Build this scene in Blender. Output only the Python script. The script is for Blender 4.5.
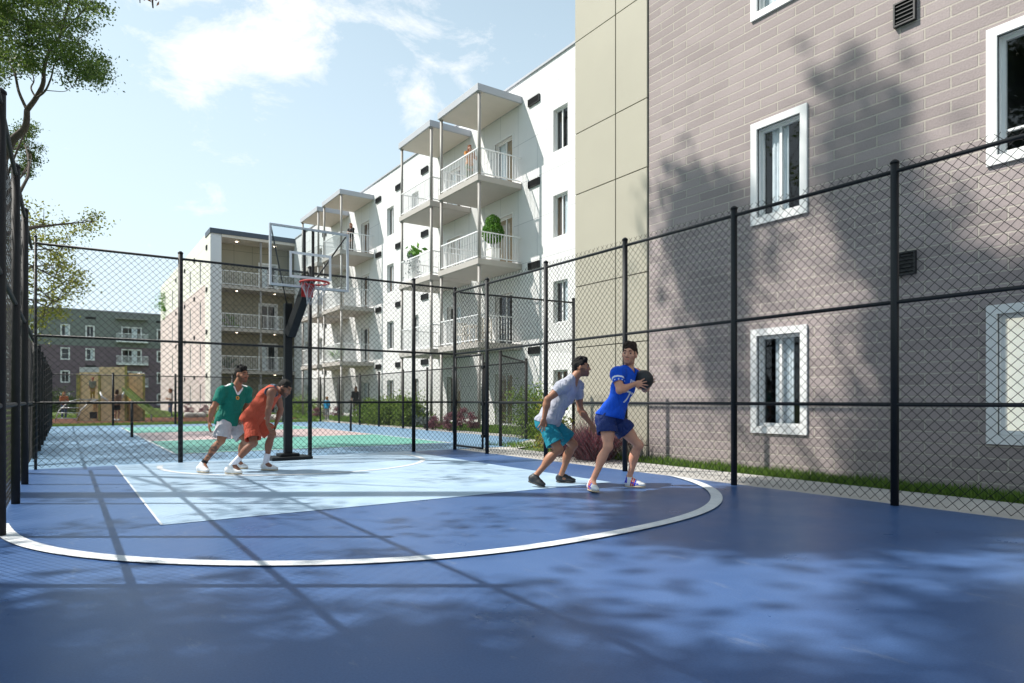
import bpy, bmesh, math, random
import numpy as np
from mathutils import Vector, Matrix, Euler

random.seed(7)
rng = np.random.default_rng(7)
R = math.radians
for o in list(bpy.data.objects):
    bpy.data.objects.remove(o, do_unlink=True)
S = bpy.context.scene
C = S.collection

# ------------------------------------------------------------------ camera
F_PX, EYE, HZ, YAW = 656.0, 1.08, 400.0, R(34.3)
sy_, cy_ = math.sin(YAW), math.cos(YAW)
cam = bpy.data.objects.new('camera', bpy.data.cameras.new('camera'))
C.objects.link(cam)
cam.location = (0, 0, EYE)
cam.rotation_euler = (R(90), 0, -YAW)
cam.data.sensor_width = 36
cam.data.lens = F_PX / 1024 * 36
cam.data.shift_y = (HZ - 341.5) / 1024
cam.data.clip_start = 0.05
cam.data.clip_end = 3000
S.camera = cam

# ------------------------------------------------------------------ sky, sun, exposure
SUN_DIR = Vector((-.72, .49, 1.0)).normalized()          # towards the sun
SUN_EL = math.asin(SUN_DIR.z)
SUN_AZ = math.atan2(SUN_DIR.x, SUN_DIR.y)
W = bpy.data.worlds.new('World')
S.world = W
W.use_nodes = True
nt = W.node_tree
nt.nodes.clear()
def wn(t, **k):
    n = nt.nodes.new(t)
    for a, b in k.items():
        setattr(n, a, b)
    return n
def wl(a, b):
    nt.links.new(a, b)
def wmath(op, a, b=None, clamp=False):
    n = wn('ShaderNodeMath', operation=op)
    n.use_clamp = clamp
    for i, x in enumerate((a, b)):
        if x is None:
            continue
        if isinstance(x, (int, float)):
            n.inputs[i].default_value = x
        else:
            wl(x, n.inputs[i])
    return n.outputs[0]
sky = wn('ShaderNodeTexSky', sky_type='NISHITA')
sky.sun_disc = False
sky.sun_elevation = SUN_EL
sky.sun_rotation = SUN_AZ % (2 * math.pi)
sky.altitude = 50
sky.air_density = 1.0
sky.dust_density = 1.2
sky.ozone_density = 1.0
tc = wn('ShaderNodeTexCoord')
nrm = wn('ShaderNodeVectorMath', operation='NORMALIZE')
wl(tc.outputs['Generated'], nrm.inputs[0])
sep = wn('ShaderNodeSeparateXYZ')
wl(nrm.outputs[0], sep.inputs[0])
# pale haze that thickens towards the horizon
zc = wmath('MAXIMUM', sep.outputs['Z'], 0.0)
hz_f = wmath('SUBTRACT', .99, wmath('MULTIPLY', zc, 1.0), True)
sdot = wn('ShaderNodeVectorMath', operation='DOT_PRODUCT')
wl(nrm.outputs[0], sdot.inputs[0]); sdot.inputs[1].default_value = SUN_DIR
sd_ = wmath('POWER', wmath('MAXIMUM', sdot.outputs['Value'], 0.0), 2.5)
hz_f = wmath('ADD', hz_f, wmath('MULTIPLY', sd_, .45), True)
mix1 = wn('ShaderNodeMixRGB')
wl(hz_f, mix1.inputs[0])
tint = wn('ShaderNodeVectorMath', operation='MULTIPLY')
wl(sky.outputs[0], tint.inputs[0]); tint.inputs[1].default_value = (.86, 1.22, 1.16)
wl(tint.outputs[0], mix1.inputs[1])
mix1.inputs[2].default_value = (7.7, 9.15, 10.1, 1)
# clouds: a flat layer seen in perspective
zz = wmath('MAXIMUM', sep.outputs['Z'], 0.06)
px_ = wmath('DIVIDE', sep.outputs['X'], zz)
py_ = wmath('DIVIDE', sep.outputs['Y'], zz)
cmb = wn('ShaderNodeCombineXYZ')
wl(px_, cmb.inputs[0]); wl(py_, cmb.inputs[1])
n1 = wn('ShaderNodeTexNoise')
n1.inputs['Scale'].default_value = 8.5
n1.inputs['Detail'].default_value = 9
n1.inputs['Roughness'].default_value = .66
n1.inputs['Distortion'].default_value = .35
cscale = wn('ShaderNodeVectorMath', operation='MULTIPLY')
wl(nrm.outputs[0], cscale.inputs[0]); cscale.inputs[1].default_value = (1, 1, 1.7)
wl(cscale.outputs[0], n1.inputs['Vector'])
def skydir(u, v):
    l = (u - 512) / F_PX
    h = (HZ - v) / F_PX
    return Vector((sy_ + cy_ * l, cy_ - sy_ * l, h)).normalized()
cov = None
for (u, v, w, amp) in ((292, 55, .075, .20), (450, 40, .085, .21), (395, 10, .06, .12), (320, 2, .08, .12), (225, 8, .12, .16), (150, 20, .12, .08), (560, 22, .05, .10), (412, 105, .04, .15),
                       (205, 62, .035, .14), (185, 215, .06, .10), (90, 90, .2, .03), (200, 170, .08, .08)):
    d = skydir(u, v)
    dp = wn('ShaderNodeVectorMath', operation='DOT_PRODUCT')
    wl(nrm.outputs[0], dp.inputs[0]); dp.inputs[1].default_value = d
    q = wmath('DIVIDE', wmath('SUBTRACT', 1.0, dp.outputs['Value']), w * w / 2)
    g = wmath('MULTIPLY', wmath('EXPONENT', wmath('MULTIPLY', q, -1.0)), amp)
    cov = g if cov is None else wmath('ADD', cov, g)
den = wmath('ADD', n1.outputs[0], cov)
den = wmath('MULTIPLY', wmath('SUBTRACT', den, 0.685), 5.0, True)
den = wmath('MULTIPLY', den, 0.8)
mix2 = wn('ShaderNodeMixRGB')
wl(den, mix2.inputs[0]); wl(mix1.outputs[0], mix2.inputs[1])
mix2.inputs[2].default_value = (10.1, 10.1, 10.1, 1)
bg = wn('ShaderNodeBackground')
bg.inputs[1].default_value = 0.081
wl(mix2.outputs[0], bg.inputs[0])
wo = wn('ShaderNodeOutputWorld')
wl(bg.outputs[0], wo.inputs[0])

sun = bpy.data.objects.new('sun', bpy.data.lights.new('sun', 'SUN'))
C.objects.link(sun)
sun.data.energy = 4.75
sun.data.angle = R(0.55)
sun.data.color = (1.0, .955, .88)
sun.rotation_euler = (-SUN_DIR).to_track_quat('-Z', 'Y').to_euler()
sun.location = SUN_DIR * 60

S.view_settings.view_transform = 'Standard'
S.view_settings.look = 'None'
S.view_settings.gamma = 1
S.view_settings.exposure = 0.57
S.render.engine = 'CYCLES'
S.cycles.max_bounces = 8
S.cycles.transparent_max_bounces = 24

# ------------------------------------------------------------------ helpers
def gpt(u, v, z=0.0):
    """a measured point of the ground plane"""
    d = F_PX * (EYE - z) / (v - HZ)
    l = (u - 512) / F_PX * d
    return Vector((sy_ * d + cy_ * l, cy_ * d - sy_ * l, z))

MATS = {}
def M(name, col, rough=.6, var=.12, scale=3.0, metal=0.0, bump=0.0, bscale=60.0, spec=.5, sheen=0.0, detail=4):
    if name in MATS:
        return MATS[name]
    m = bpy.data.materials.new(name)
    m.use_nodes = True
    t = m.node_tree
    p = t.nodes['Principled BSDF']
    p.inputs['Base Color'].default_value = (*col, 1)
    p.inputs['Roughness'].default_value = rough
    p.inputs['Metallic'].default_value = metal
    p.inputs['Specular IOR Level'].default_value = spec
    if sheen:
        p.inputs['Sheen Weight'].default_value = sheen
    co = t.nodes.new('ShaderNodeTexCoord')
    if var:
        n = t.nodes.new('ShaderNodeTexNoise')
        n.inputs['Scale'].default_value = scale
        n.inputs['Detail'].default_value = detail
        t.links.new(co.outputs['Object'], n.inputs['Vector'])
        r = t.nodes.new('ShaderNodeMapRange')
        r.inputs[1].default_value = .25; r.inputs[2].default_value = .75
        r.inputs[3].default_value = 1 - var; r.inputs[4].default_value = 1 + var
        t.links.new(n.outputs[0], r.inputs[0])
        mx = t.nodes.new('ShaderNodeVectorMath'); mx.operation = 'SCALE'
        mx.inputs[0].default_value = col
        t.links.new(r.outputs[0], mx.inputs['Scale'])
        t.links.new(mx.outputs[0], p.inputs['Base Color'])
        rr = t.nodes.new('ShaderNodeMapRange')
        rr.inputs[3].default_value = max(0, rough - .07); rr.inputs[4].default_value = min(1, rough + .07)
        t.links.new(n.outputs[0], rr.inputs[0])
        t.links.new(rr.outputs[0], p.inputs['Roughness'])
    if bump:
        n2 = t.nodes.new('ShaderNodeTexNoise')
        n2.inputs['Scale'].default_value = bscale
        n2.inputs['Detail'].default_value = 3
        t.links.new(co.outputs['Object'], n2.inputs['Vector'])
        b = t.nodes.new('ShaderNodeBump')
        b.inputs['Strength'].default_value = bump
        b.inputs['Distance'].default_value = .01
        t.links.new(n2.outputs[0], b.inputs['Height'])
        t.links.new(b.outputs[0], p.inputs['Normal'])
    MATS[name] = m
    return m

def leafmat(name, c1, c2, trans=.35):
    if name in MATS:
        return MATS[name]
    m = bpy.data.materials.new(name); m.use_nodes = True
    t = m.node_tree; t.nodes.clear()
    g = t.nodes.new('ShaderNodeNewGeometry')
    cr = t.nodes.new('ShaderNodeValToRGB')
    cr.color_ramp.elements[0].color = (*c1, 1); cr.color_ramp.elements[1].color = (*c2, 1)
    t.links.new(g.outputs['Random Per Island'], cr.inputs[0])
    p = t.nodes.new('ShaderNodeBsdfPrincipled')
    p.inputs['Roughness'].default_value = .55
    p.inputs['Specular IOR Level'].default_value = .35
    t.links.new(cr.outputs[0], p.inputs['Base Color'])
    tr = t.nodes.new('ShaderNodeBsdfTranslucent')
    t.links.new(cr.outputs[0], tr.inputs[0])
    mx = t.nodes.new('ShaderNodeMixShader'); mx.inputs[0].default_value = trans
    t.links.new(p.outputs[0], mx.inputs[1]); t.links.new(tr.outputs[0], mx.inputs[2])
    o = t.nodes.new('ShaderNodeOutputMaterial')
    t.links.new(mx.outputs[0], o.inputs[0])
    MATS[name] = m
    return m

def glassmat(name, tint=.7, refl=1.0):
    if name in MATS:
        return MATS[name]
    m = bpy.data.materials.new(name); m.use_nodes = True
    t = m.node_tree; t.nodes.clear()
    tp = t.nodes.new('ShaderNodeBsdfTransparent'); tp.inputs[0].default_value = (tint * .96, tint * .99, tint, 1)
    gl = t.nodes.new('ShaderNodeBsdfGlossy'); gl.inputs['Roughness'].default_value = .02
    fr = t.nodes.new('ShaderNodeFresnel'); fr.inputs[0].default_value = 1.5
    ml = t.nodes.new('ShaderNodeMath'); ml.operation = 'MULTIPLY'; ml.inputs[1].default_value = refl
    ml.use_clamp = True
    t.links.new(fr.outputs[0], ml.inputs[0])
    ge = t.nodes.new('ShaderNodeNewGeometry')          # the ray leaves the pane without a second mirror image
    iv = t.nodes.new('ShaderNodeMath'); iv.operation = 'SUBTRACT'; iv.inputs[0].default_value = 1
    t.links.new(ge.outputs['Backfacing'], iv.inputs[1])
    m2 = t.nodes.new('ShaderNodeMath'); m2.operation = 'MULTIPLY'
    t.links.new(ml.outputs[0], m2.inputs[0]); t.links.new(iv.outputs[0], m2.inputs[1])
    mx = t.nodes.new('ShaderNodeMixShader')
    t.links.new(m2.outputs[0], mx.inputs[0])
    t.links.new(tp.outputs[0], mx.inputs[1]); t.links.new(gl.outputs[0], mx.inputs[2])
    o = t.nodes.new('ShaderNodeOutputMaterial'); t.links.new(mx.outputs[0], o.inputs[0])
    MATS[name] = m
    return m

def emat(name, col, st):
    m = bpy.data.materials.new(name); m.use_nodes = True
    p = m.node_tree.nodes['Principled BSDF']
    p.inputs['Emission Color'].default_value = (*col, 1)
    p.inputs['Emission Strength'].default_value = st
    return m

ROOT = {}
def meta(o, label=None, cat=None, group=None, kind=None):
    if label: o['label'] = label
    if cat: o['category'] = cat
    if group: o['group'] = group
    if kind: o['kind'] = kind
    return o
def thing(name, label, cat, loc=(0, 0, 0), group=None, rz=0.0):
    o = bpy.data.objects.new(name, None)
    C.objects.link(o)
    o.location = loc; o.rotation_euler = (0, 0, rz)
    o.empty_display_size = .2
    ROOT[o] = Matrix.Translation(Vector(loc)) @ Matrix.Rotation(rz, 4, 'Z')
    return meta(o, label, cat, group)
def link(o, parent=None, local=False):
    C.objects.link(o)
    if parent is not None:
        o.parent = parent
        r = parent
        while r.parent is not None:
            r = r.parent
        if parent in ROOT and not local:
            o.matrix_parent_inverse = ROOT[parent].inverted()
    return o

class MB:
    def __init__(s):
        s.v = []; s.f = []; s.m = []
    def add(s, vs, fs, mi=0):
        b = len(s.v)
        s.v += [tuple(p) for p in vs]
        s.f += [tuple(i + b for i in q) for q in fs]
        s.m += [mi] * len(fs)
        return s
    def box(s, x0, x1, y0, y1, z0, z1, mi=0):
        x0, x1 = sorted((x0, x1)); y0, y1 = sorted((y0, y1)); z0, z1 = sorted((z0, z1))
        return s.add([(x0, y0, z0), (x1, y0, z0), (x1, y1, z0), (x0, y1, z0), (x0, y0, z1), (x1, y0, z1), (x1, y1, z1), (x0, y1, z1)],
                     [(3, 2, 1, 0), (4, 5, 6, 7), (0, 1, 5, 4), (1, 2, 6, 5), (2, 3, 7, 6), (3, 0, 4, 7)], mi)
    def tube(s, pts, r, n=10, mi=0, cap=True):
        pts = [Vector(p) for p in pts]
        rs = r if isinstance(r, (list, tuple)) else [r] * len(pts)
        b = len(s.v); ref = None
        for i, p in enumerate(pts):
            t = (pts[min(i + 1, len(pts) - 1)] - pts[max(i - 1, 0)])
            if t.length < 1e-9: t = Vector((0, 0, 1))
            t.normalize()
            if ref is None:
                ref = Vector((0, 0, 1)) if abs(t.z) < .9 else Vector((1, 0, 0))
            a = t.cross(ref).normalized(); c = a.cross(t).normalized(); ref = c
            for k in range(n):
                w = 2 * math.pi * k / n
                s.v.append(tuple(p + (a * math.cos(w) + c * math.sin(w)) * rs[i]))
        for i in range(len(pts) - 1):
            for k in range(n):
                k2 = (k + 1) % n
                s.f.append((b + i * n + k, b + i * n + k2, b + (i + 1) * n + k2, b + (i + 1) * n + k)); s.m.append(mi)
        if cap:
            s.f.append(tuple(b + k for k in range(n))[::-1]); s.m.append(mi)
            e = b + (len(pts) - 1) * n
            s.f.append(tuple(e + k for k in range(n))); s.m.append(mi)
        return s
    def bar(s, p, q, w, h, mi=0):
        """square bar from p to q"""
        p, q = Vector(p), Vector(q)
        t = (q - p).normalized()
        a = t.cross(Vector((0, 0, 1)))
        a = Vector((1, 0, 0)) if a.length < 1e-4 else a.normalized()
        c = a.cross(t).normalized()
        vs = [e + a * (sx * w / 2) + c * (sz * h / 2) for e in (p, q) for sx, sz in ((-1, -1), (1, -1), (1, 1), (-1, 1))]
        return s.add(vs, [(3, 2, 1, 0), (4, 5, 6, 7), (0, 1, 5, 4), (1, 2, 6, 5), (2, 3, 7, 6), (3, 0, 4, 7)], mi)
    def ball(s, c, r, nu=12, nv=8, sc=(1, 1, 1), mi=0):
        b = len(s.v); c = Vector(c)
        for i in range(nv + 1):
            th = math.pi * i / nv
            for k in range(nu):
                ph = 2 * math.pi * k / nu
                s.v.append((c.x + r * sc[0] * math.sin(th) * math.cos(ph), c.y + r * sc[1] * math.sin(th) * math.sin(ph), c.z + r * sc[2] * math.cos(th)))
        for i in range(nv):
            for k in range(nu):
                k2 = (k + 1) % nu
                s.f.append((b + i * nu + k, b + (i + 1) * nu + k, b + (i + 1) * nu + k2, b + i * nu + k2)); s.m.append(mi)
        return s
    def poly(s, pts, mi=0):
        return s.add(pts, [tuple(range(len(pts)))], mi)
    def build(s, name, mats, parent=None, smooth=False, bevel=0.0, local=False, label=None):
        me = bpy.data.meshes.new(name)
        me.from_pydata(s.v, [], s.f)
        if not isinstance(mats, (list, tuple)): mats = [mats]
        for m in mats: me.materials.append(m)
        if len(mats) > 1:
            me.polygons.foreach_set('material_index', s.m)
        if smooth:
            me.polygons.foreach_set('use_smooth', [True] * len(me.polygons))
        me.validate(); me.update()
        o = bpy.data.objects.new(name, me)
        link(o, parent, local)
        if bevel:
            b = o.modifiers.new('bevel', 'BEVEL'); b.width = bevel; b.segments = 2; b.limit_method = 'ANGLE'
        if label: o['label'] = label
        return o

def arrmesh(name, verts, faces, mats, parent=None, smooth=False, mi=None, local=False):
    """verts Nx3, faces Kx4 or Kx3 arrays"""
    me = bpy.data.meshes.new(name)
    verts = np.asarray(verts, dtype=np.float32); faces = np.asarray(faces, dtype=np.int32)
    k = faces.shape[1]
    me.vertices.add(len(verts)); me.vertices.foreach_set('co', verts.ravel())
    me.loops.add(faces.size); me.loops.foreach_set('vertex_index', faces.ravel())
    me.polygons.add(len(faces)); me.polygons.foreach_set('loop_start', np.arange(0, faces.size, k, dtype=np.int32))
    if not isinstance(mats, (list, tuple)): mats = [mats]
    for m in mats: me.materials.append(m)
    if mi is not None: me.polygons.foreach_set('material_index', np.asarray(mi, dtype=np.int32))
    if smooth: me.polygons.foreach_set('use_smooth', np.ones(len(faces), dtype=bool))
    me.update(calc_edges=True)
    o = bpy.data.objects.new(name, me)
    return link(o, parent, local)

def sheet(name, polys, z, mat):
    mb = MB()
    for p in polys:
        mb.poly([(x, y, z) for x, y in p])
    o = mb.build(name, mat)
    o['kind'] = 'structure'
    return o

def ring_band(cx, cy, r, w, a0, a1, n, z, flat=()):
    vs, fs = [], []
    r_in = r
    for i in range(n + 1):
        a = a0 + (a1 - a0) * i / n
        r = r_in - sum(m * math.exp(-((math.degrees(a) - c) / s) ** 2) for c, s, m in flat)
        for rr in (r - w, r):
            vs.append((cx + rr * math.cos(a), cy + rr * math.sin(a), z))
    for i in range(n):
        fs.append((2 * i, 2 * i + 1, 2 * i + 3, 2 * i + 2))
    return vs, fs

# ------------------------------------------------------------------ ground, courts
def ground_mat(name, col, col2, rough, scale, spec=.5, spots=0.0, wear=0.0):
    m = bpy.data.materials.new(name); m.use_nodes = True
    t = m.node_tree; p = t.nodes['Principled BSDF']
    co = t.nodes.new('ShaderNodeTexCoord')
    n = t.nodes.new('ShaderNodeTexNoise'); n.inputs['Scale'].default_value = scale; n.inputs['Detail'].default_value = 7
    n.inputs['Roughness'].default_value = .6
    t.links.new(co.outputs['Object'], n.inputs['Vector'])
    cr = t.nodes.new('ShaderNodeValToRGB')
    cr.color_ramp.elements[0].position = .32; cr.color_ramp.elements[1].position = .68
    cr.color_ramp.elements[0].color = (*col, 1); cr.color_ramp.elements[1].color = (*col2, 1)
    t.links.new(n.outputs[0], cr.inputs[0])
    n2 = t.nodes.new('ShaderNodeTexNoise'); n2.inputs['Scale'].default_value = 90; n2.inputs['Detail'].default_value = 3
    t.links.new(co.outputs['Object'], n2.inputs['Vector'])
    mr = t.nodes.new('ShaderNodeMapRange'); mr.inputs[1].default_value = .3; mr.inputs[2].default_value = .7
    mr.inputs[3].default_value = 1 - spots; mr.inputs[4].default_value = 1 + spots
    t.links.new(n2.outputs[0], mr.inputs[0])
    sc = t.nodes.new('ShaderNodeVectorMath'); sc.operation = 'SCALE'
    t.links.new(cr.outputs[0], sc.inputs[0]); t.links.new(mr.outputs[0], sc.inputs['Scale'])
    if wear:
        # scuffs, worn streaks and thin cracks
        mp = t.nodes.new('ShaderNodeMapping'); mp.inputs['Scale'].default_value = (1.0, .32, 1); mp.inputs['Rotation'].default_value = (0, 0, .5)
        t.links.new(co.outputs['Object'], mp.inputs['Vector'])
        ns = t.nodes.new('ShaderNodeTexNoise'); ns.inputs['Scale'].default_value = 6; ns.inputs['Detail'].default_value = 9; ns.inputs['Roughness'].default_value = .72
        t.links.new(mp.outputs[0], ns.inputs['Vector'])
        ms_ = t.nodes.new('ShaderNodeMapRange'); ms_.inputs[1].default_value = .60; ms_.inputs[2].default_value = .78; ms_.inputs[3].default_value = 0; ms_.inputs[4].default_value = wear
        t.links.new(ns.outputs[0], ms_.inputs[0])
        mw = t.nodes.new('ShaderNodeMixRGB'); mw.inputs[2].default_value = (.34, .36, .38, 1)
        t.links.new(ms_.outputs[0], mw.inputs[0]); t.links.new(sc.outputs[0], mw.inputs[1])
        vo = t.nodes.new('ShaderNodeTexVoronoi'); vo.feature = 'DISTANCE_TO_EDGE'; vo.inputs['Scale'].default_value = .42
        nv = t.nodes.new('ShaderNodeTexNoise'); nv.inputs['Scale'].default_value = 1.8; nv.inputs['Detail'].default_value = 6
        t.links.new(co.outputs['Object'], nv.inputs['Vector'])
        va = t.nodes.new('ShaderNodeVectorMath'); va.operation = 'MULTIPLY_ADD'; va.inputs[1].default_value = (.9, .9, .9)
        t.links.new(nv.outputs['Color'], va.inputs[0]); t.links.new(co.outputs['Object'], va.inputs[2])
        t.links.new(va.outputs[0], vo.inputs['Vector'])
        vr = t.nodes.new('ShaderNodeMapRange'); vr.inputs[1].default_value = .0; vr.inputs[2].default_value = .0022; vr.inputs[3].default_value = .0; vr.inputs[4].default_value = 0
        t.links.new(vo.outputs['Distance'], vr.inputs[0])
        mk = t.nodes.new('ShaderNodeMixRGB'); mk.inputs[2].default_value = (.03, .035, .05, 1)
        t.links.new(vr.outputs[0], mk.inputs[0]); t.links.new(mw.outputs[0], mk.inputs[1])
        sc = mk
    t.links.new(sc.outputs[0], p.inputs['Base Color'])
    rr = t.nodes.new('ShaderNodeMapRange'); rr.inputs[1].default_value = .3; rr.inputs[2].default_value = .7
    rr.inputs[3].default_value = rough - .06; rr.inputs[4].default_value = rough + .08
    t.links.new(n.outputs[0], rr.inputs[0]); t.links.new(rr.outputs[0], p.inputs['Roughness'])
    p.inputs['Specular IOR Level'].default_value = spec
    b = t.nodes.new('ShaderNodeBump'); b.inputs['Strength'].default_value = .12; b.inputs['Distance'].default_value = .004
    n3 = t.nodes.new('ShaderNodeTexNoise'); n3.inputs['Scale'].default_value = 220
    t.links.new(co.outputs['Object'], n3.inputs['Vector'])
    t.links.new(n3.outputs[0], b.inputs['Height']); t.links.new(b.outputs[0], p.inputs['Normal'])
    MATS[name] = m
    return m

m_lawn = ground_mat('lawn_soil', (.05, .085, .02), (.10, .14, .035), .9, 2.5, .2, .25)
m_court = ground_mat('court_navy', (.050, .105, .246), (.068, .128, .276), .32, 1.3, .15, .10, .40)
m_key = ground_mat('court_light_blue', (.33, .465, .615), (.41, .545, .675), .34, 1.6, .25, .07, .4)
m_court2 = ground_mat('court_mid_blue', (.14, .25, .375), (.17, .285, .41), .45, 1.2, .4, .06, .4)
m_green = ground_mat('court_green', (.10, .31, .255), (.13, .36, .295), .5, 1.4, .4, .06)
m_pink = ground_mat('court_pink', (.42, .315, .31), (.48, .36, .35), .5, 1.4, .4, .06)
m_line = ground_mat('court_line_white', (.60, .62, .64), (.74, .75, .76), .5, 7, .4, .12, .75)
m_conc = ground_mat('concrete_path', (.40, .38, .36), (.50, .48, .45), .85, 2.2, .3, .12)
m_mulch = ground_mat('mulch', (.075, .028, .014), (.15, .058, .032), .95, 9, .2, .45)
m_gravel = m_conc

sheet('ground', [[(-700, -300), (900, -300), (900, 1200), (-700, 1200)]], -.03, m_lawn)
sheet('court_surface', [[(-.62, -8), (7.12, -8), (7.12, 12.62), (-.62, 12.62)]], 0, m_court)
sheet('court_surface', [[(-.62, 12.62), (8.45, 12.62), (10.75, 14.8), (10.75, 32.6), (-.62, 32.6)]], -.001, m_court2)
sheet('court_key', [[(.68, 6.37), (5.92, 6.37), (5.92, 12.6), (.68, 12.6)]], .004, m_key)
mb = MB(); mb.add(*ring_band(3.36, 7.76, 4.07, .125, R(189), R(346), 90, .012, ((276, 20, .14), (187, 16, .14)))); mb.v = [(min(x, 7.08), y, z) for x, y, z in mb.v]
for (x0, x1, y0, y1) in ((-.60, -.60, 0, 0),):
    pass
o = mb.build('court_line', m_line); o['kind'] = 'structure'
mb = MB(); mb.add(*ring_band(3.4, 11.62, 2.2, .085, R(166), R(372), 60, .008))
mb.poly([(.68, 6.37, .008), (.70, 6.37, .008), (.70, 12.6, .008), (.68, 12.6, .008)])
o = mb.build('court_line', m_line); o['kind'] = 'structure'
sheet('pickleball_court', [[(1.85, 14.6), (8.0, 14.6), (8.0, 19.4), (1.85, 19.4)], [(1.85, 24.6), (8.0, 24.6), (8.0, 29.5), (1.85, 29.5)]], .004, m_green)
sheet('pickleball_kitchen', [[(1.85, 19.46), (8.0, 19.46), (8.0, 24.54), (1.85, 24.54)]], .004, m_pink)
lw = .06
mb = MB()
for x in (1.82, 8.03):
    mb.poly([(x - lw / 2, 14.5, .008), (x + lw / 2, 14.5, .008), (x + lw / 2, 29.6, .008), (x - lw / 2, 29.6, .008)])
for y in (14.57, 19.43, 24.57, 29.53):
    mb.poly([(1.85, y - lw / 2, .008), (8.0, y - lw / 2, .008), (8.0, y + lw / 2, .008), (1.85, y + lw / 2, .008)])
o = mb.build('court_line', m_line); o['kind'] = 'structure'
# concrete paths beside the courts
sheet('path', [[(7.12, -8), (8.28, -8), (8.28, 12.0), (7.12, 12.62)],
               [(7.12, 12.62), (8.28, 12.0), (11.6, 14.0), (11.6, 33.5), (10.75, 33.5), (10.75, 14.8), (8.45, 12.62)],
               [(10.75, 33.5), (11.6, 33.5), (16, 46), (14.6, 46)]], -.006, m_conc)
sheet('playground_mulch', [[(-2.2, 34.3), (8.5, 34.6), (12.2, 41), (9, 56), (-2.2, 57)]], -.012, m_mulch)

# ------------------------------------------------------------------ chain link fences
m_post = M('fence_black_paint', (.012, .013, .015), .5, .2, 6, .0, .05, 90, .3)
m_postl = M('fence_dark_bronze', (.028, .026, .026), .62, .2, 6, .0, .05, 90, .2)
m_wire = M('fence_wire', (.012, .013, .015), .6, 0, 1, spec=.25)

def wiremesh(name, p0, p1, z0, z1, off, parent, pitch=.105, rad=.0042, mat=None, jit=.003):
    """chain link: two families of diagonal wires with small irregularities"""
    p0 = np.array(p0, float); p1 = np.array(p1, float)
    L = np.linalg.norm(p1 - p0); e = (p1 - p0) / L; n = np.array((e[1], -e[0]))
    Hh = z1 - z0
    V = []; Fc = []
    segs = []
    k0 = -int(Hh / pitch) - 1; k1 = int(L / pitch) + int(Hh / pitch) + 2
    for fam in (1, -1):
        for k in range(k0, k1):
            s0 = k * pitch
            a0 = max(0, (-s0) if fam == 1 else (s0 - L))
            a1 = min(Hh, (L - s0) if fam == 1 else s0)
            if a1 - a0 < .02: continue
            nn = max(1, int((a1 - a0) / .5))
            hs = np.linspace(a0, a1, nn + 1)
            ss = s0 + fam * hs
            jx = rng.normal(0, jit, nn + 1); jz = rng.normal(0, jit, nn + 1)
            pts = np.zeros((nn + 1, 3))
            pts[:, :2] = p0 + np.outer(ss + jx, e) + n * (off + fam * .003)
            pts[:, 2] = z0 + hs + jz
            segs.append((pts, fam))
    n3 = np.array((n[0], n[1], 0.))
    e3 = np.array((e[0], e[1], 0.))
    for pts, fam in segs:
        d = np.array((e[0] * fam, e[1] * fam, 1.)) / math.sqrt(2)
        q = np.cross(d, n3)
        b = sum(len(x) for x in V)
        ring = np.stack([pts + n3 * rad, pts + (-n3 * .5 + q * .866) * rad, pts + (-n3 * .5 - q * .866) * rad], 1).reshape(-1, 3)
        V.append(ring)
        m = len(pts)
        i = np.arange(m - 1)[:, None] * 3
        for c in range(3):
            c2 = (c + 1) % 3
            Fc.append(b + np.concatenate([i + c, i + c2, i + 3 + c2, i + 3 + c], 1))
    return arrmesh(name, np.concatenate(V), np.concatenate(Fc), mat or m_wire, parent)

def fence(label, p0, p1, H, posts, rails, group=None, off=.05, pm=None, r_post=.039, r_rail=.021, zmesh=(.03, None), barbs=False, pitch=.105, rad=.0033, thin=()):
    """posts: distances along p0->p1"""
    pm = pm or m_post
    p0v, p1v = Vector((*p0, 0)), Vector((*p1, 0))
    L = (p1v - p0v).length; e = (p1v - p0v) / L
    t = thing('chain_link_fence', label, 'fence', p0v, group)
    r_full = r_post
    for i_, s in enumerate(posts):
        q = p0v + e * s
        r_post = .02 if i_ in thin else r_full
        po = MB().tube([q + Vector((0, 0, -.03)), q + Vector((0, 0, H))], r_post, 16).build('post', pm, t, True)
        sm_edges(po)
        MB().tube([q + Vector((0, 0, H)), q + Vector((0, 0, H + .018)), q + Vector((0, 0, H + .04))], [r_post * 1.15, r_post * 1.12, r_post * .5], 16).build('post_cap', pm, po, True, local=False)
    for h in rails:
        a = p0v + Vector((0, 0, h)); b = p1v + Vector((0, 0, h))
        MB().tube([a, b], r_rail, 10).build('rail', pm, t, True)
    z1 = zmesh[1] or rails[-1] + (.07 if barbs else .0)
    a, b = np.array(p0), np.array(p1)
    mesh_off = off
    wiremesh('wire_mesh', p0, p1, zmesh[0], z1, mesh_off, t, pitch, rad)
    return t

def sm_edges(o):
    return o

FH = 3.5
# right-hand fence with the gate bay at its far end
f_right = fence('tall black chain link fence between the blue court and the brick apartment wall', (7.02, -1.0), (7.02, 12.5), FH,
                [0.4, 2.4, 4.34, 6.29, 8.25, 10.23, 12.18, 13.5], [1.035, 2.08, 3.42], off=.055, barbs=True, zmesh=(.03, 3.53))
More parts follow.
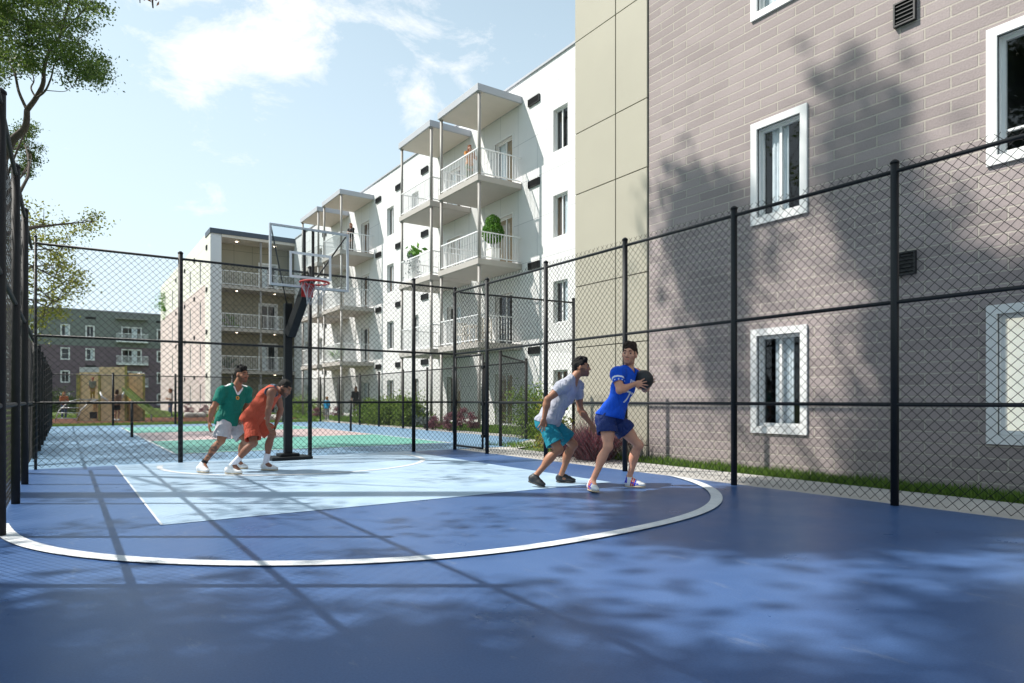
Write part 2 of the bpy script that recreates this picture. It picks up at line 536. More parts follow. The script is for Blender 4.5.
# gate leaf in the last bay of that fence
def gate(parent):
    gx = 6.99; y0, y1 = 11.30, 12.40; zt = 2.0
    g = MB()
    for a, b in (((gx, y0, .09), (gx, y0, zt)), ((gx, y1, .09), (gx, y1, zt)), ((gx, y0, .1), (gx, y1, .1)), ((gx, y0, zt), (gx, y1, zt))):
        g.tube([a, b], .022, 10)
    go = g.build('gate', m_post, parent, True)
    for z in (.35, 1.0, 1.75):
        MB().box(gx - .03, gx + .03, y0 - .07, y0 + .03, z - .03, z + .03).build('hinge', m_post, go)
    l = MB().box(gx - .05, gx + .02, y1 - .03, y1 + .05, .95, 1.09)
    l.build('latch', m_post, go)
gate(f_right)
f_back = fence('tall black chain link fence behind the basketball hoop', (-.40, 12.55), (7.0, 12.55), 3.6,
               [.03, 2.05, 4.28, 6.46], [1.035, 2.08, 3.51], off=.05, thin=(0,))
f_left = fence('tall dark fence along the left edge of the blue court', (-.42, -1.0), (-.42, 12.5), FH,
               [.0, 2.0, 4.0, 5.9, 7.55, 9.55, 11.45], [1.035, 2.08, 3.42], off=-.05, pm=m_postl, rad=.0026)
fence('short tall-post fence spur running from the gate towards the olive wall', (7.1, 12.42), (10.1, 12.2), FH,
      [3.02], [3.42], off=.05, zmesh=(2.2, 3.42), rad=.0035)
LH = 2.2
lr = [1.0, 2.13]
fence('low dark chain link fence cutting the corner beside the gate', (8.42, 12.82), (10.57, 14.8), LH, [0.0], lr, r_post=.04, pm=m_postl, rad=.0024)
fence('long low fence between the far court and the white apartment block', (10.57, 14.8), (10.57, 32.5), LH,
      [0, 2.2, 4.1, 6.0, 8.0, 10.3, 12.4, 15.0, 17.7], lr, r_post=.04, pm=m_postl, rad=.0034)
fence('low fence at the far end of the second court before the playground', (-.45, 32.5), (10.5, 32.5), LH,
      [0, 2.15, 4.52, 6.9, 9.2], lr, r_post=.045, rad=.0045)
fence('low fence along the left side of the far court', (-.45, 12.7), (-.45, 32.4), LH,
      [2.2, 4.4, 6.6, 8.8, 11, 13.2, 15.4, 17.6], lr, r_post=.04, pm=m_postl, off=-.04, rad=.0022)
# the two net posts of the far court
for i, x in enumerate((1.62, 8.22)):
    t = thing('net_post', ('short dark post at the left edge of the pink and green court', 'short dark post at the right edge of the pink and green court')[i], 'post', (x, 22, 0), 'net posts of the far court')
    MB().tube([(x, 22, -.02), (x, 22, 1.05)], .038, 14).build('post', m_post, t, True)
    MB().ball((x, 22, 1.05), .04, 14, 8, (1, 1, .5)).build('cap', m_post, t, True)
# ------------------------------------------------------------------ buildings
class Fr:
    """a facade: u along it, n outwards from it, z up. axis X: wall faces -X; axis Y: wall faces -Y"""
    def __init__(s, axis, pos): s.axis, s.pos = axis, pos
    def box(s, mb, u0, u1, n0, n1, z0, z1, mi=0):
        if s.axis == 'X': mb.box(s.pos - n0, s.pos - n1, u0, u1, z0, z1, mi)
        else: mb.box(u0, u1, s.pos - n0, s.pos - n1, z0, z1, mi)
        return mb
    def p(s, u, n, z):
        return (s.pos - n, u, z) if s.axis == 'X' else (u, s.pos - n, z)

def facade(fr, name, U, Z, holes, depth, mat, parent, extra=()):
    """wall skin with real openings and reveals"""
    us = sorted(set([U[0], U[1]] + [x for h in holes for x in h[:2]]))
    zs = sorted(set([Z[0], Z[1]] + [x for h in holes for x in h[2:4]]))
    mb = MB()
    for i in range(len(us) - 1):
        for j in range(len(zs) - 1):
            uc, zc = (us[i] + us[i + 1]) / 2, (zs[j] + zs[j + 1]) / 2
            if any(h[0] < uc < h[1] and h[2] < zc < h[3] for h in holes): continue
            mb.poly([fr.p(us[i], 0, zs[j]), fr.p(us[i + 1], 0, zs[j]), fr.p(us[i + 1], 0, zs[j + 1]), fr.p(us[i], 0, zs[j + 1])])
    for h in holes:
        a, b, c, d = h[:4]
        for (q, r_) in (((a, c), (b, c)), ((b, c), (b, d)), ((b, d), (a, d)), ((a, d), (a, c))):
            mb.poly([fr.p(q[0], 0, q[1]), fr.p(r_[0], 0, r_[1]), fr.p(r_[0], -depth, r_[1]), fr.p(q[0], -depth, q[1])])
    return mb.build(name, mat, parent)

def wallmat(name, base, var, brick=None, mortar=None, axis='X', bw=.58, bh=.1425, ms=.011, off=.5, bump=.6, rough=.85, var2=.06, u0=0.0, z0=0.0, spec=.3):
    m = bpy.data.materials.new(name); m.use_nodes = True
    t = m.node_tree; p = t.nodes['Principled BSDF']
    p.inputs['Roughness'].default_value = rough; p.inputs['Specular IOR Level'].default_value = spec
    co = t.nodes.new('ShaderNodeTexCoord'); sp = t.nodes.new('ShaderNodeSeparateXYZ')
    t.links.new(co.outputs['Object'], sp.inputs[0])
    cb = t.nodes.new('ShaderNodeCombineXYZ')
    au = t.nodes.new('ShaderNodeMath'); au.inputs[1].default_value = u0
    az = t.nodes.new('ShaderNodeMath'); az.inputs[1].default_value = z0
    t.links.new(sp.outputs['Y' if axis == 'X' else 'X'], au.inputs[0]); t.links.new(sp.outputs['Z'], az.inputs[0])
    t.links.new(au.outputs[0], cb.inputs[0]); t.links.new(az.outputs[0], cb.inputs[1])
    bt = t.nodes.new('ShaderNodeTexBrick')
    bt.offset = off; bt.squash = 1
    bt.inputs['Scale'].default_value = 1
    bt.inputs['Brick Width'].default_value = bw; bt.inputs['Row Height'].default_value = bh
    bt.inputs['Mortar Size'].default_value = ms; bt.inputs['Mortar Smooth'].default_value = .25
    bt.inputs['Bias'].default_value = 0
    bt.inputs['Color1'].default_value = (*[c * (1 - var) for c in base], 1)
    bt.inputs['Color2'].default_value = (*[c * (1 + var) for c in base], 1)
    bt.inputs['Mortar'].default_value = (*mortar, 1)
    t.links.new(cb.outputs[0], bt.inputs['Vector'])
    n = t.nodes.new('ShaderNodeTexNoise'); n.inputs['Scale'].default_value = 1.1; n.inputs['Detail'].default_value = 8
    t.links.new(co.outputs['Object'], n.inputs['Vector'])
    mr = t.nodes.new('ShaderNodeMapRange'); mr.inputs[1].default_value = .3; mr.inputs[2].default_value = .7
    mr.inputs[3].default_value = 1 - var2; mr.inputs[4].default_value = 1 + var2
    t.links.new(n.outputs[0], mr.inputs[0])
    ng = t.nodes.new('ShaderNodeTexNoise'); ng.inputs['Scale'].default_value = 45; ng.inputs['Detail'].default_value = 4
    t.links.new(co.outputs['Object'], ng.inputs['Vector'])
    mg = t.nodes.new('ShaderNodeMapRange'); mg.inputs[1].default_value = .3; mg.inputs[2].default_value = .7
    mg.inputs[3].default_value = 1 - var2; mg.inputs[4].default_value = 1 + var2
    t.links.new(ng.outputs[0], mg.inputs[0])
    mm = t.nodes.new('ShaderNodeMath'); mm.operation = 'MULTIPLY'
    t.links.new(mr.outputs[0], mm.inputs[0]); t.links.new(mg.outputs[0], mm.inputs[1])
    sc = t.nodes.new('ShaderNodeVectorMath'); sc.operation = 'SCALE'
    t.links.new(bt.outputs['Color'], sc.inputs[0]); t.links.new(mm.outputs[0], sc.inputs['Scale'])
    t.links.new(sc.outputs[0], p.inputs['Base Color'])
    if bump:
        inv = t.nodes.new('ShaderNodeMath'); inv.operation = 'MULTIPLY_ADD'; inv.inputs[1].default_value = -1; inv.inputs[2].default_value = 1
        t.links.new(bt.outputs['Fac'], inv.inputs[0])
        ad = t.nodes.new('ShaderNodeMath'); ad.operation = 'MULTIPLY_ADD'; ad.inputs[1].default_value = .18
        t.links.new(ng.outputs[0], ad.inputs[0]); t.links.new(inv.outputs[0], ad.inputs[2])
        b = t.nodes.new('ShaderNodeBump'); b.inputs['Strength'].default_value = bump; b.inputs['Distance'].default_value = .03
        t.links.new(ad.outputs[0], b.inputs['Height']); t.links.new(b.outputs[0], p.inputs['Normal'])
    MATS[name] = m
    return m

m_brick = wallmat('taupe_block_wall', (.312, .264, .260), .10, mortar=(.43, .385, .345), ms=.0125, bump=1.0, u0=.23, z0=.02)
m_olive = M('olive_panel', (.385, .36, .29), .55, .03, 1.2, spec=.3)
m_seam = M('panel_seam_dark', (.03, .03, .03), .7, 0)
m_whitewall = wallmat('white_panel_wall', (.67, .665, .66), .015, mortar=(.40, .41, .43), bw=1.28, bh=1.585, ms=.011, off=0, bump=.5, var2=.02, rough=.6, u0=.35, z0=-.1)
m_whitepaint = M('white_paint', (.80, .80, .80), .45, .02, 3)
m_frame = M('window_frame_white', (.72, .72, .715), .4, .02, 3)
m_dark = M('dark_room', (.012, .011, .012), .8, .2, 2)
m_room = M('room_tan', (.48, .31, .18), .8, .2, 2)
m_curtain = M('curtain_grey', (.86, .87, .89), .85, .08, 9)
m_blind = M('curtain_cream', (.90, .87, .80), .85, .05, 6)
_bp = m_blind.node_tree.nodes['Principled BSDF']      # faint warm glow added to the blind's own material
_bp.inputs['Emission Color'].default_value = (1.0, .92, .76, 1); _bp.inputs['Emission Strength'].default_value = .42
m_glass = glassmat('window_glass', .93, 1.5)
m_vent = M('vent_black', (.018, .018, .02), .5, .1, 4)
m_slab = M('balcony_slab_taupe', (.40, .37, .34), .7, .05, 2)
m_soffit = M('balcony_soffit', (.58, .53, .47), .75, .04, 2)
m_fascia = M('canopy_fascia_grey', (.40, .41, .44), .5, .04, 2)
m_col = M('balcony_column_grey', (.30, .28, .26), .5, .05, 3)
m_rail = M('railing_white', (.78, .78, .78), .4, .02, 3)
m_wood = M('tan_wood', (.48, .32, .19), .6, .12, 5)
m_roof = M('roof_grey', (.28, .28, .30), .8, .06, 2)

def curtain(fr, u0, u1, z0, z1, n, mat, parent, folds=6, amp=.022, label=None):
    mb = MB(); k = folds * 6
    for i in range(k + 1):
        u = u0 + (u1 - u0) * i / k
        a = n + amp * math.sin(i / 6 * 2 * math.pi + .7 * math.sin(i * .37)) * (0.7 + .3 * math.sin(i * .9))
        mb.v += [fr.p(u, a, z0), fr.p(u, a, z1)]
    for i in range(k):
        mb.f.append((2 * i, 2 * i + 2, 2 * i + 3, 2 * i + 1)); mb.m.append(0)
    return mb.build('curtain', mat, parent, True)

def window(fr, parent, u0, u1, z0, z1, depth=.2, border=.12, proud=.03, sash=.04, mull=(), cur=None, room=None, near_low=True, bm=None, glass=None, name='window', room_d=.7, sill=False):
    """opening u0..u1, z0..z1 in a wall whose reveal is `depth` deep; border sits on the wall round the opening"""
    fm = bm or m_frame
    w = MB()
    if border:
        b = border
        fr.box(w, u0 - b, u0, -.02, proud, z0 - b, z1 + b); fr.box(w, u1, u1 + b, -.02, proud, z0 - b, z1 + b)
        fr.box(w, u0, u1, -.02, proud, z1, z1 + b); fr.box(w, u0, u1, -.02, proud, z0 - b, z0)
    # lining of the reveal
    l = .012
    fr.box(w, u0 + .001, u0 + l, -depth, -.021, z0 + .001, z1 - .001); fr.box(w, u1 - l, u1 - .001, -depth, -.021, z0 + .001, z1 - .001)
    fr.box(w, u0 + l, u1 - l, -depth, -.021, z1 - l, z1 - .001); fr.box(w, u0 + l, u1 - l, -depth, -.021, z0 + .001, z0 + l)
    # sash
    a0, a1, c0, c1 = u0 + l, u1 - l, z0 + l, z1 - l
    d0, d1 = -depth - .02, -depth + .035
    fr.box(w, a0, a0 + sash, d0, d1, c0, c1); fr.box(w, a1 - sash, a1, d0, d1, c0, c1)
    fr.box(w, a0 + sash, a1 - sash, d0, d1, c1 - sash, c1); fr.box(w, a0 + sash, a1 - sash, d0, d1, c0, c0 + sash)
    for m in mull:
        if m[0] == 'v':
            x = a0 + (a1 - a0) * m[1]; fr.box(w, x - sash / 2, x + sash / 2, d0, d1 - .004, c0 + sash, c1 - sash)
        else:
            x = c0 + (c1 - c0) * m[1]; fr.box(w, a0 + sash, a1 - sash, d0, d1 - .008, x - sash / 3, x + sash / 3)
    if sill:
        fr.box(w, u0 - .04, u1 + .04, -.02, .05, z0 - .05, z0 - .001)
    wo_ = w.build(name, fm, parent)
    g = MB(); fr.box(g, a0 + sash - .004, a1 - sash + .004, -depth - .004, -depth + .004, c0 + sash - .004, c1 - sash + .004)
    g.build('pane', glass or m_glass, wo_)
    # the room behind it
    r_ = MB(); dd = depth + room_d
    for q in ([(u0, -dd, z0), (u1, -dd, z0), (u1, -dd, z1), (u0, -dd, z1)],
              [(u0, -depth - .021, z0), (u0, -dd, z0), (u0, -dd, z1), (u0, -depth - .021, z1)],
              [(u1, -depth - .021, z0), (u1, -dd, z0), (u1, -dd, z1), (u1, -depth - .021, z1)],
              [(u0, -depth - .021, z0), (u1, -depth - .021, z0), (u1, -dd, z0), (u0, -dd, z0)],
              [(u0, -depth - .021, z1), (u1, -depth - .021, z1), (u1, -dd, z1), (u0, -dd, z1)]):
        r_.poly([fr.p(*x) for x in q])
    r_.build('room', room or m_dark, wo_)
    for c in (cur or ()):
        curtain(fr, u0 + (u1 - u0) * c[0], u0 + (u1 - u0) * c[1], z0 + .02, z1 - .02, -depth - .05 - c[2], c[3], wo_, c[4] if len(c) > 4 else 5)
    return wo_

def vent(fr, parent, u0, u1, z0, z1, proud=.05):
    mb = MB()
    f = .02
    fr.box(mb, u0, u1, 0.002, proud * .3, z0, z1)
    fr.box(mb, u0, u0 + f, proud * .3, proud, z0, z1); fr.box(mb, u1 - f, u1, proud * .3, proud, z0, z1)
    fr.box(mb, u0 + f, u1 - f, proud * .3, proud, z0, z0 + f); fr.box(mb, u0 + f, u1 - f, proud * .3, proud, z1 - f, z1)
    n = max(3, int((z1 - z0) / .045))
    for i in range(1, n):
        z = z0 + (z1 - z0) * i / n
        fr.box(mb, u0 + f, u1 - f, proud * .3, proud * .8, z - .006, z + .006)
    return mb.build('vent', m_vent, parent)

# ---- near wing: taupe block wall with an olive panelled end
BX = 8.8
fb = Fr('X', BX)
near = thing('apartment_building', 'near taupe block apartment wall with white framed windows and an olive panelled end', 'building', (BX + 3, 4, 0))
rows = [(.68, 2.06), (3.87, 5.23), (7.03, 8.39), (10.19, 11.55)]
colsY = [(5.48, 6.20), (2.10, 3.06), (-1.5, -.6)]
holes = [(a, b, c, d) for a, b in colsY for c, d in rows]
facade(fb, 'wall', (-7, 8.47), (-.05, 13.6), holes, .10, m_brick, near)
for (a, b) in colsY[:2]:
    for k, (c, d) in enumerate(rows[:3]):
        mm = ('v', .45)
        if a > 4:
            cur = [[(.28, .70, 0, m_curtain, 6)], [(.40, .80, 0, m_curtain, 5), (.02, .20, .03, m_curtain, 2)], [(.1, .95, 0, m_curtain, 7)]][k]
            window(fb, near, a, b, c, d, .10, .105, .035, .04, [('v', .52)], cur)
        else:
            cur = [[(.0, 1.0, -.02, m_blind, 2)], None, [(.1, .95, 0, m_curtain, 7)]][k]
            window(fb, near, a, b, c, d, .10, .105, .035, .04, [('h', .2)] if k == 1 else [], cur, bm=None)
for (a, b) in colsY[2:]:
    for (c, d) in rows[:3]:
        window(fb, near, a, b, c, d, .10, .105, .035, .04, [('v', .5)], [(.4, .9, 0, m_curtain, 5)])
for z0, z1 in ((2.66, 2.95), (5.83, 6.13)):
    vent(fb, near, 3.92, 4.18, z0, z1, .06)
pm_ = MB()
js = [-.05, .25, 2.16, 3.42, 5.33, 6.59, 8.50, 9.76, 11.67, 13.55]
for (a, b) in ((8.49, 9.30), (9.325, 10.52)):
    for z0, z1 in zip(js[:-1], js[1:]):
        fb.box(pm_, a, b, -.02, .035, z0 + .009, z1 - .009)
pm_.build('panel_cladding', m_olive, near, bevel=.004)
bk = MB(); fb.box(bk, 8.471, 10.53, -.06, .0, -.05, 13.58)
bk.build('cladding_backing', m_seam, near)
mb = MB(); mb.box(BX + 1.2, 30, -7, 10.50, -.05, 13.5); mb.box(BX + .062, BX + 1.2, 8.471, 10.50, -.05, 13.5)
mb.box(BX + .003, BX + 1.2, -7.2, 10.50, 13.501, 13.6)
mb.build('building_core', m_olive, near)
cp = MB().box(BX - .05, 30.1, -7.3, 10.56, 13.603, 13.72)
cp.build('roof', m_roof, near)

# ---- white wing behind, with stacked balconies
WX = 14.9
fw = Fr('X', WX)
white = thing('apartment_building', 'long white panelled apartment block with stacked balconies on grey columns', 'building', (WX + 4, 31, 0))
st = 3.16
slabs = [3.28, 6.44, 9.60]
fl = [0.02, 3.28, 6.44, 9.60]
holes = []; wins = []
for (a, b) in ((18.30, 19.14), (30.3, 31.1), (33.35, 34.25), (45.4, 46.3), (48.6, 49.4)):
    for z in fl:
        w = (a, b, z + .62, z + 2.16); holes.append(w); wins.append(w)
doors = []
for s, flip in ((21.14, False), (25.07, True), (36.13, False), (40.2, True)):
    a = s + (.66 if not flip else .9)
    for z in fl:
        d = (a, a + 1.28, z + .03, z + 2.15); holes.append(d); doors.append(d)
facade(fw, 'wall', (10.3, 52.2), (-.05, 13.66), holes, .16, m_whitewall, white)
k = 0
for w in wins:
    cur = [(.04, .50 if k % 3 else .3, 0, m_curtain, 3)]
    window(fw, white, *w, .16, 0, .02, .05, [('v', .55)], cur, room=m_dark if k % 2 else m_room)
    k += 1
for i, d in enumerate(doors):
    cur = [(.0, 1, -.03, m_wood, 1)] if i in (0, 2) else [(.0, .5, -.03, m_wood, 1), (.5, 1, 0, m_curtain, 4)] if i == 3 else [[(.0, .48, 0, m_curtain, 4)], [(.0, .5, -.05, m_wood, 1)], [(.5, 1, 0, m_curtain, 4)], None][(i * 3 + i // 4) % 4]
    window(fw, white, *d, .16, .06, .02, .06, [('v', .5)], cur, name='balcony_door', room=(m_room, m_dark, m_room, m_room)[i % 4], room_d=1.2)
for u in (19.95, 29.2, 35.05, 44.5, 32.3):
    for z in fl:
        vent(fw, white, u, u + .72, z + 2.83, z + 3.10, .07)
mb = MB(); mb.box(WX + 1.6, 30, 10.6, 52.0, -.05, 13.55); mb.box(WX + .003, WX + 1.7, 10.6, 52.0, 13.551, 13.65)
mb.build('building_core', m_whitepaint, white)
MB().box(WX - .06, 30.1, 10.53, 51.85, 13.662, 13.74).build('roof', m_fascia, white)

def railing(parent, x0, x1, y0, y1, z):
    """white picket railing round three sides of a balcony, x0 is the front"""
    mb = MB()
    for zz in (z + .08, z + 1.02):
        mb.box(x0, x0 + .04, y0, y1, zz, zz + .04)
        mb.box(x0 + .041, x1, y0, y0 + .04, zz, zz + .04); mb.box(x0 + .041, x1, y1 - .04, y1, zz, zz + .04)
    n = int((y1 - y0) / .125)
    for i in range(n + 1):
        y = y0 + .02 + (y1 - y0 - .04) * i / n
        mb.box(x0 + .012, x0 + .028, y - .008, y + .008, z + .121, z + 1.019)
    n = int((x1 - x0) / .125)
    for i in range(1, n):
        x = x0 + (x1 - x0) * i / n
        for y in (y0 + .02, y1 - .02):
            mb.box(x - .008, x + .008, y - .008, y + .008, z + .121, z + 1.019)
    for i in range(4):
        y = y0 + .03 + (y1 - y0 - .06) * i / 3
        mb.box(x0 + .004, x0 + .036, y - .018, y + .018, z + .002, z + .079)
    return mb.build('railing', m_rail, parent)

BF = 12.87
for (y0, y1) in ((21.14, 24.34), (25.07, 28.21), (36.13, 39.27), (40.2, 43.6)):
    for z in slabs:
        sl = MB().box(BF, WX - .003, y0, y1, z - .22, z).build('balcony', m_slab, white, bevel=.01)
        MB().box(BF + .06, WX - .06, y0 + .06, y1 - .06, z - .232, z - .221).build('soffit', m_slab, sl)
        railing(sl, BF + .06, WX - .02, y0 + .05, y1 - .05, z)
    z = 12.76
    cn = MB().box(BF - .02, WX - .003, y0 - .02, y1 + .02, z, z + .27).build('balcony_canopy', m_fascia, white, bevel=.01)
    MB().box(BF + .05, WX - .05, y0 + .05, y1 - .05, z - .012, z - .001).build('soffit', m_soffit, cn)
    for y in (y0 + .09, y1 - .09):
        c = MB()
        zs = [-.05] + slabs + [12.76]
        for i, (a, b) in enumerate(zip(zs[:-1], zs[1:])):
            b2 = b - (.222 if i < 3 else .002)
            a2 = a + (.002 if i else 0)
            c.tube([(BF + .11, y, a2), (BF + .11, y, b2)], .062, 14)
            c.tube([(BF + .11, y, b2 - .05), (BF + .11, y, b2)], .085, 14)
        c.build('balcony_column', m_col, white, True)

# ---- far wing closing the courtyard
m_cream = wallmat('cream_panel_wall', (.66, .645, .575), .015, mortar=(.40, .39, .36), bw=2.2, bh=1.58, ms=.014, off=0, bump=.3, var2=.02, rough=.6)
m_pinkb = wallmat('pink_block_wall', (.55, .455, .435), .03, mortar=(.55, .48, .44), bw=.9, bh=.22, ms=.012, bump=.3, var2=.03)
m_recess = wallmat('recess_olive_panels', (.30, .275, .205), .03, mortar=(.10, .09, .07), axis='Y', bw=1.35, bh=1.05, ms=.012, off=0, bump=.3, var2=.03, rough=.6)
m_navy = M('roof_fascia_navy', (.05, .065, .09), .45, .05, 2)
far = thing('apartment_building', 'cream and pink sided apartment block with deep shaded balconies behind the hoop', 'building', (12, 60, 0))
FY = 52.0
fx = Fr('X', 8.8); fy = Fr('Y', FY)
holes = []
for y in (56.0, 61.0, 66.5, 72.0):
    for z in fl:
        holes.append((y, y + .55, z + .5, z + 2.3))
facade(fx, 'wall', (FY, 82), (9.85, 13.6), [h for h in holes if h[2] > 9.9], .15, m_cream, far)
facade(fx, 'wall', (54.2, 82), (-.05, 9.85), [h for h in holes if h[3] < 9.85], .15, m_pinkb, far)
facade(fx, 'wall', (FY, 54.2), (-.05, 9.85), [], .15, m_cream, far)
for h in holes:
    window(fx, far, *h, .15, .0, .02, .04, [])
for y in (53.2, 58.8, 64.0, 69.5):
    for z in fl:
        vent(fx, far, y, y + .45, z + 2.72, z + 3.05, .06)
# front: pilaster, recessed balconies
MB().box(8.803, 9.55, FY - .02, FY + 1.9, -.05, 13.298).build('pilaster', M('pilaster_grey_white', (.62, .63, .66), .6, .03, 2), far)
doorsF = [(12.75, 13.95, z + .03, z + 2.15) for z in fl] 
fr2 = Fr('Y', FY + 1.9)
facade(fr2, 'recess_wall', (9.55, 16), (-.05, 13.2), doorsF, .15, m_recess, far)
for i, d in enumerate(doorsF):
    window(fr2, far, *d, .15, .14, .03, .07, [('v', .5)], [(.0, .45, 0, m_curtain, 4)] if i % 2 else None, name='balcony_door', room_d=1.0)
for z in slabs:
    sl = MB().box(9.553, 16, FY - .08, FY + 1.895, z - .24, z).build('balcony', m_slab, far)
    mb = MB()
    for zz in (z + .08, z + 1.05): mb.box(9.56, 15.0, FY, FY + .04, zz, zz + .045)
    n = 44
    for i in range(n + 1):
        x = 9.58 + 5.4 * i / n
        w_ = .02 if i % 11 == 0 else .009
        mb.box(x - w_, x + w_, FY + .01, FY + .03, z + (.002 if i % 11 == 0 else .126), z + 1.049)
    mb.build('railing', m_rail, sl)
    for x in (10.8, 13.6):
        MB().tube([(x, FY + .9, z - .262), (x, FY + .9, z - .241)], .07, 12).build('downlight', emat('downlight_lit', (1, .82, .6), 6), sl)
sf = MB().box(9.553, 16, FY - .08, FY + 1.895, 13.1, 13.298).build('balcony_canopy', m_soffit, far)
for x in (10.8, 13.6):
    MB().tube([(x, FY + .9, 13.078), (x, FY + .9, 13.099)], .08, 12).build('downlight', emat('downlight_lit', (1, .82, .6), 12), sf)
MB().box(8.75, 17, FY - .14, FY + 1.9, 13.30, 13.66).build('roof_fascia', m_navy, far)
c = MB()
for a, b in zip([-.05] + slabs, [3.03, 6.19, 9.35, 13.1]):
    c.tube([(12.35, FY + .05, a + .002), (12.35, FY + .05, b)], .08, 12)
c.build('balcony_column', m_col, far, True)
mb = MB(); mb.box(9.8, 30, FY + 3.1, 82, -.05, 13.4); mb.box(8.803, 9.8, 53.9, 82, 13.4, 13.58); mb.box(9.55, 16, FY + 1.9, FY + 3.09, 13.2, 13.4)
mb.build('building_core', m_cream, far)

# ---- dark block in the distance
m_dkgreen = M('dark_green_cladding', (.19, .205, .19), .7, .05, .6)
m_dkpur = wallmat('dark_purple_brick', (.20, .145, .168), .08, mortar=(.10, .085, .10), axis='Y', bw=.6, bh=.15, ms=.012, bump=.3)
dk = thing('apartment_building', 'distant dark apartment block, green upper storey over purple brick', 'building', (0, 112, 0))
fd = Fr('Y', 108.0)
holes = []; dd_ = []
zr = [.45, 3.55, 6.68, 9.85]
for x in (-21, -17.5, -14, -10.5, -7, -3.8, -.35, 2.5, 11.2, 14.5):
    for z in zr: holes.append((x, x + .85, z, z + 1.45))
for z in zr[1:]: dd_.append((6.75, 9.1, z - .45, z + 1.55))
facade(fd, 'wall', (-26, 17), (8.55, 13.4), [h for h in holes + dd_ if h[2] > 8.6], .15, m_dkgreen, dk)
facade(fd, 'wall', (-26, 17), (-.05, 8.55), [h for h in holes + dd_ if h[3] < 8.6], .15, m_dkpur, dk)
for i, h in enumerate(holes):
    window(fd, dk, *h, .15, .12, .03, .06, [('v', .5)] if i % 2 else [('h', .5)], [(.55, 1, 0, m_curtain, 3)] if i % 3 == 0 else None)
for h in dd_:
    window(fd, dk, *h, .15, .1, .03, .07, [('v', .33), ('v', .66)], [(.5, .8, 0, m_curtain, 3)], name='balcony_door')
    b = MB().box(6.0, 9.9, 106.7, 107.997, h[2] - .2, h[2] - .02).build('balcony', m_whitepaint, dk)
    r_ = MB()
    for zz in (h[2] + .06, h[2] + 1.0): r_.box(6.02, 9.88, 106.72, 106.77, zz, zz + .07); r_.box(6.02, 6.08, 106.771, 107.99, zz, zz + .07); r_.box(9.82, 9.88, 106.771, 107.99, zz, zz + .07)
    for i in range(26):
        x = 6.05 + 3.8 * i / 25; r_.box(x - .025, x + .025, 106.73, 106.76, h[2] - .019, h[2] + .999)
    r_.build('railing', m_rail, b)
MB().box(5.9, 9.9, 106.9, 107.997, 12.45, 12.7).build('balcony_canopy', M('grey_soffit', (.22, .22, .20), .7, .05, 1), dk)
for u in (2.4, 11):
    vent(fd, dk, u, u + 1.2, 12.3, 12.6, .06); 
vent(fd, dk, 2.4, 3.6, 5.6, 5.9, .06)
mb = MB(); mb.box(-26, 16.99, 109.0, 122, -.05, 13.3); mb.box(-26, 17, 108.003, 109, 13.25, 13.39)
mb.build('building_core', m_dkpur, dk)
MB().box(-26.1, 17.1, 107.9, 122, 13.402, 13.6).build('roof', m_roof, dk)
# lighter stair end of that block
sx = thing('apartment_building', 'narrow beige balcony tower at the right end of the distant dark block', 'building', (19, 110, 0))
ft = Fr('Y', 107.0)
facade(ft, 'wall', (17.15, 22), (-.05, 13.2), [], .1, m_cream, sx)
MB().box(17.15, 22, 107.003, 118, -.05, 13.2).build('building_core', m_cream, sx)
for z in slabs:
    b = MB().box(17.2, 21, 105.8, 106.99, z - .2, z).build('balcony', m_whitepaint, sx)
    r_ = MB(); r_.box(17.2, 21, 105.82, 105.87, z + 1.0, z + 1.07)
    for i in range(22):
        x = 17.25 + 3.7 * i / 21; r_.box(x - .025, x + .025, 105.83, 105.86, z + .002, z + .999)
    r_.build('railing', m_rail, b)
    d = MB().box(18, 20, 106.93, 106.998, z + .02, z + 2.1).build('balcony_door', m_dark, sx)

# ------------------------------------------------------------------ basketball hoop
m_hoopblk = M('hoop_black_steel', (.009, .010, .012), .5, .1, 6, spec=.25)
m_bbframe = M('backboard_frame_silver', (.50, .52, .56), .4, .05, 8, metal=.2)
m_orange = M('rim_red', (.36, .008, .006), .6, .08, 10)
m_net = M('net_white', (.30, .33, .38), .7, .05, 20)
hoop = thing('basketball_hoop', 'basketball hoop with clear framed backboard and red rim on a black offset pole', 'basketball hoop', (3.37, 12.2, 0))
hx, hy = 3.37, 12.2
MB().box(hx - .36, hx + .36, hy - .32, hy + .25, .014, .06).box(hx - .17, hx + .17, hy - .16, hy + .16, .0602, .11).build('base_plate', m_hoopblk, hoop, bevel=.01)
MB().box(hx - .068, hx + .068, hy - .068, hy + .068, .1102, 2.84).build('pole', m_hoopblk, hoop, bevel=.012)
BY = 11.40; bx0, bx1, bz0, bz1 = 2.84, 4.22, 3.02, 4.06
bcx = (bx0 + bx1) / 2
MB().bar((hx + .01, hy - .08, 2.26), (bcx, BY + .17, 3.08), .15, .17).build('arm', m_hoopblk, hoop, bevel=.01)
bb = MB()
fw_ = .036
bb.box(bx0, bx0 + fw_, BY - .02, BY + .03, bz0, bz1).box(bx1 - fw_, bx1, BY - .02, BY + .03, bz0, bz1)
bb.box(bx0 + fw_, bx1 - fw_, BY - .02, BY + .03, bz1 - fw_, bz1).box(bx0 + fw_, bx1 - fw_, BY - .02, BY + .03, bz0, bz0 + fw_)
bbo = bb.build('backboard', m_bbframe, hoop, bevel=.006)
MB().box(bx0 + fw_ - .003, bx1 - fw_ + .003, BY - .008, BY + .004, bz0 + fw_ - .003, bz1 - fw_ + .003).build('glass', glassmat('backboard_glass', .93, .8), bbo)
sq = MB(); q0, q1, w0, w1, t_ = 3.17, 3.90, 3.18, 3.63, .042
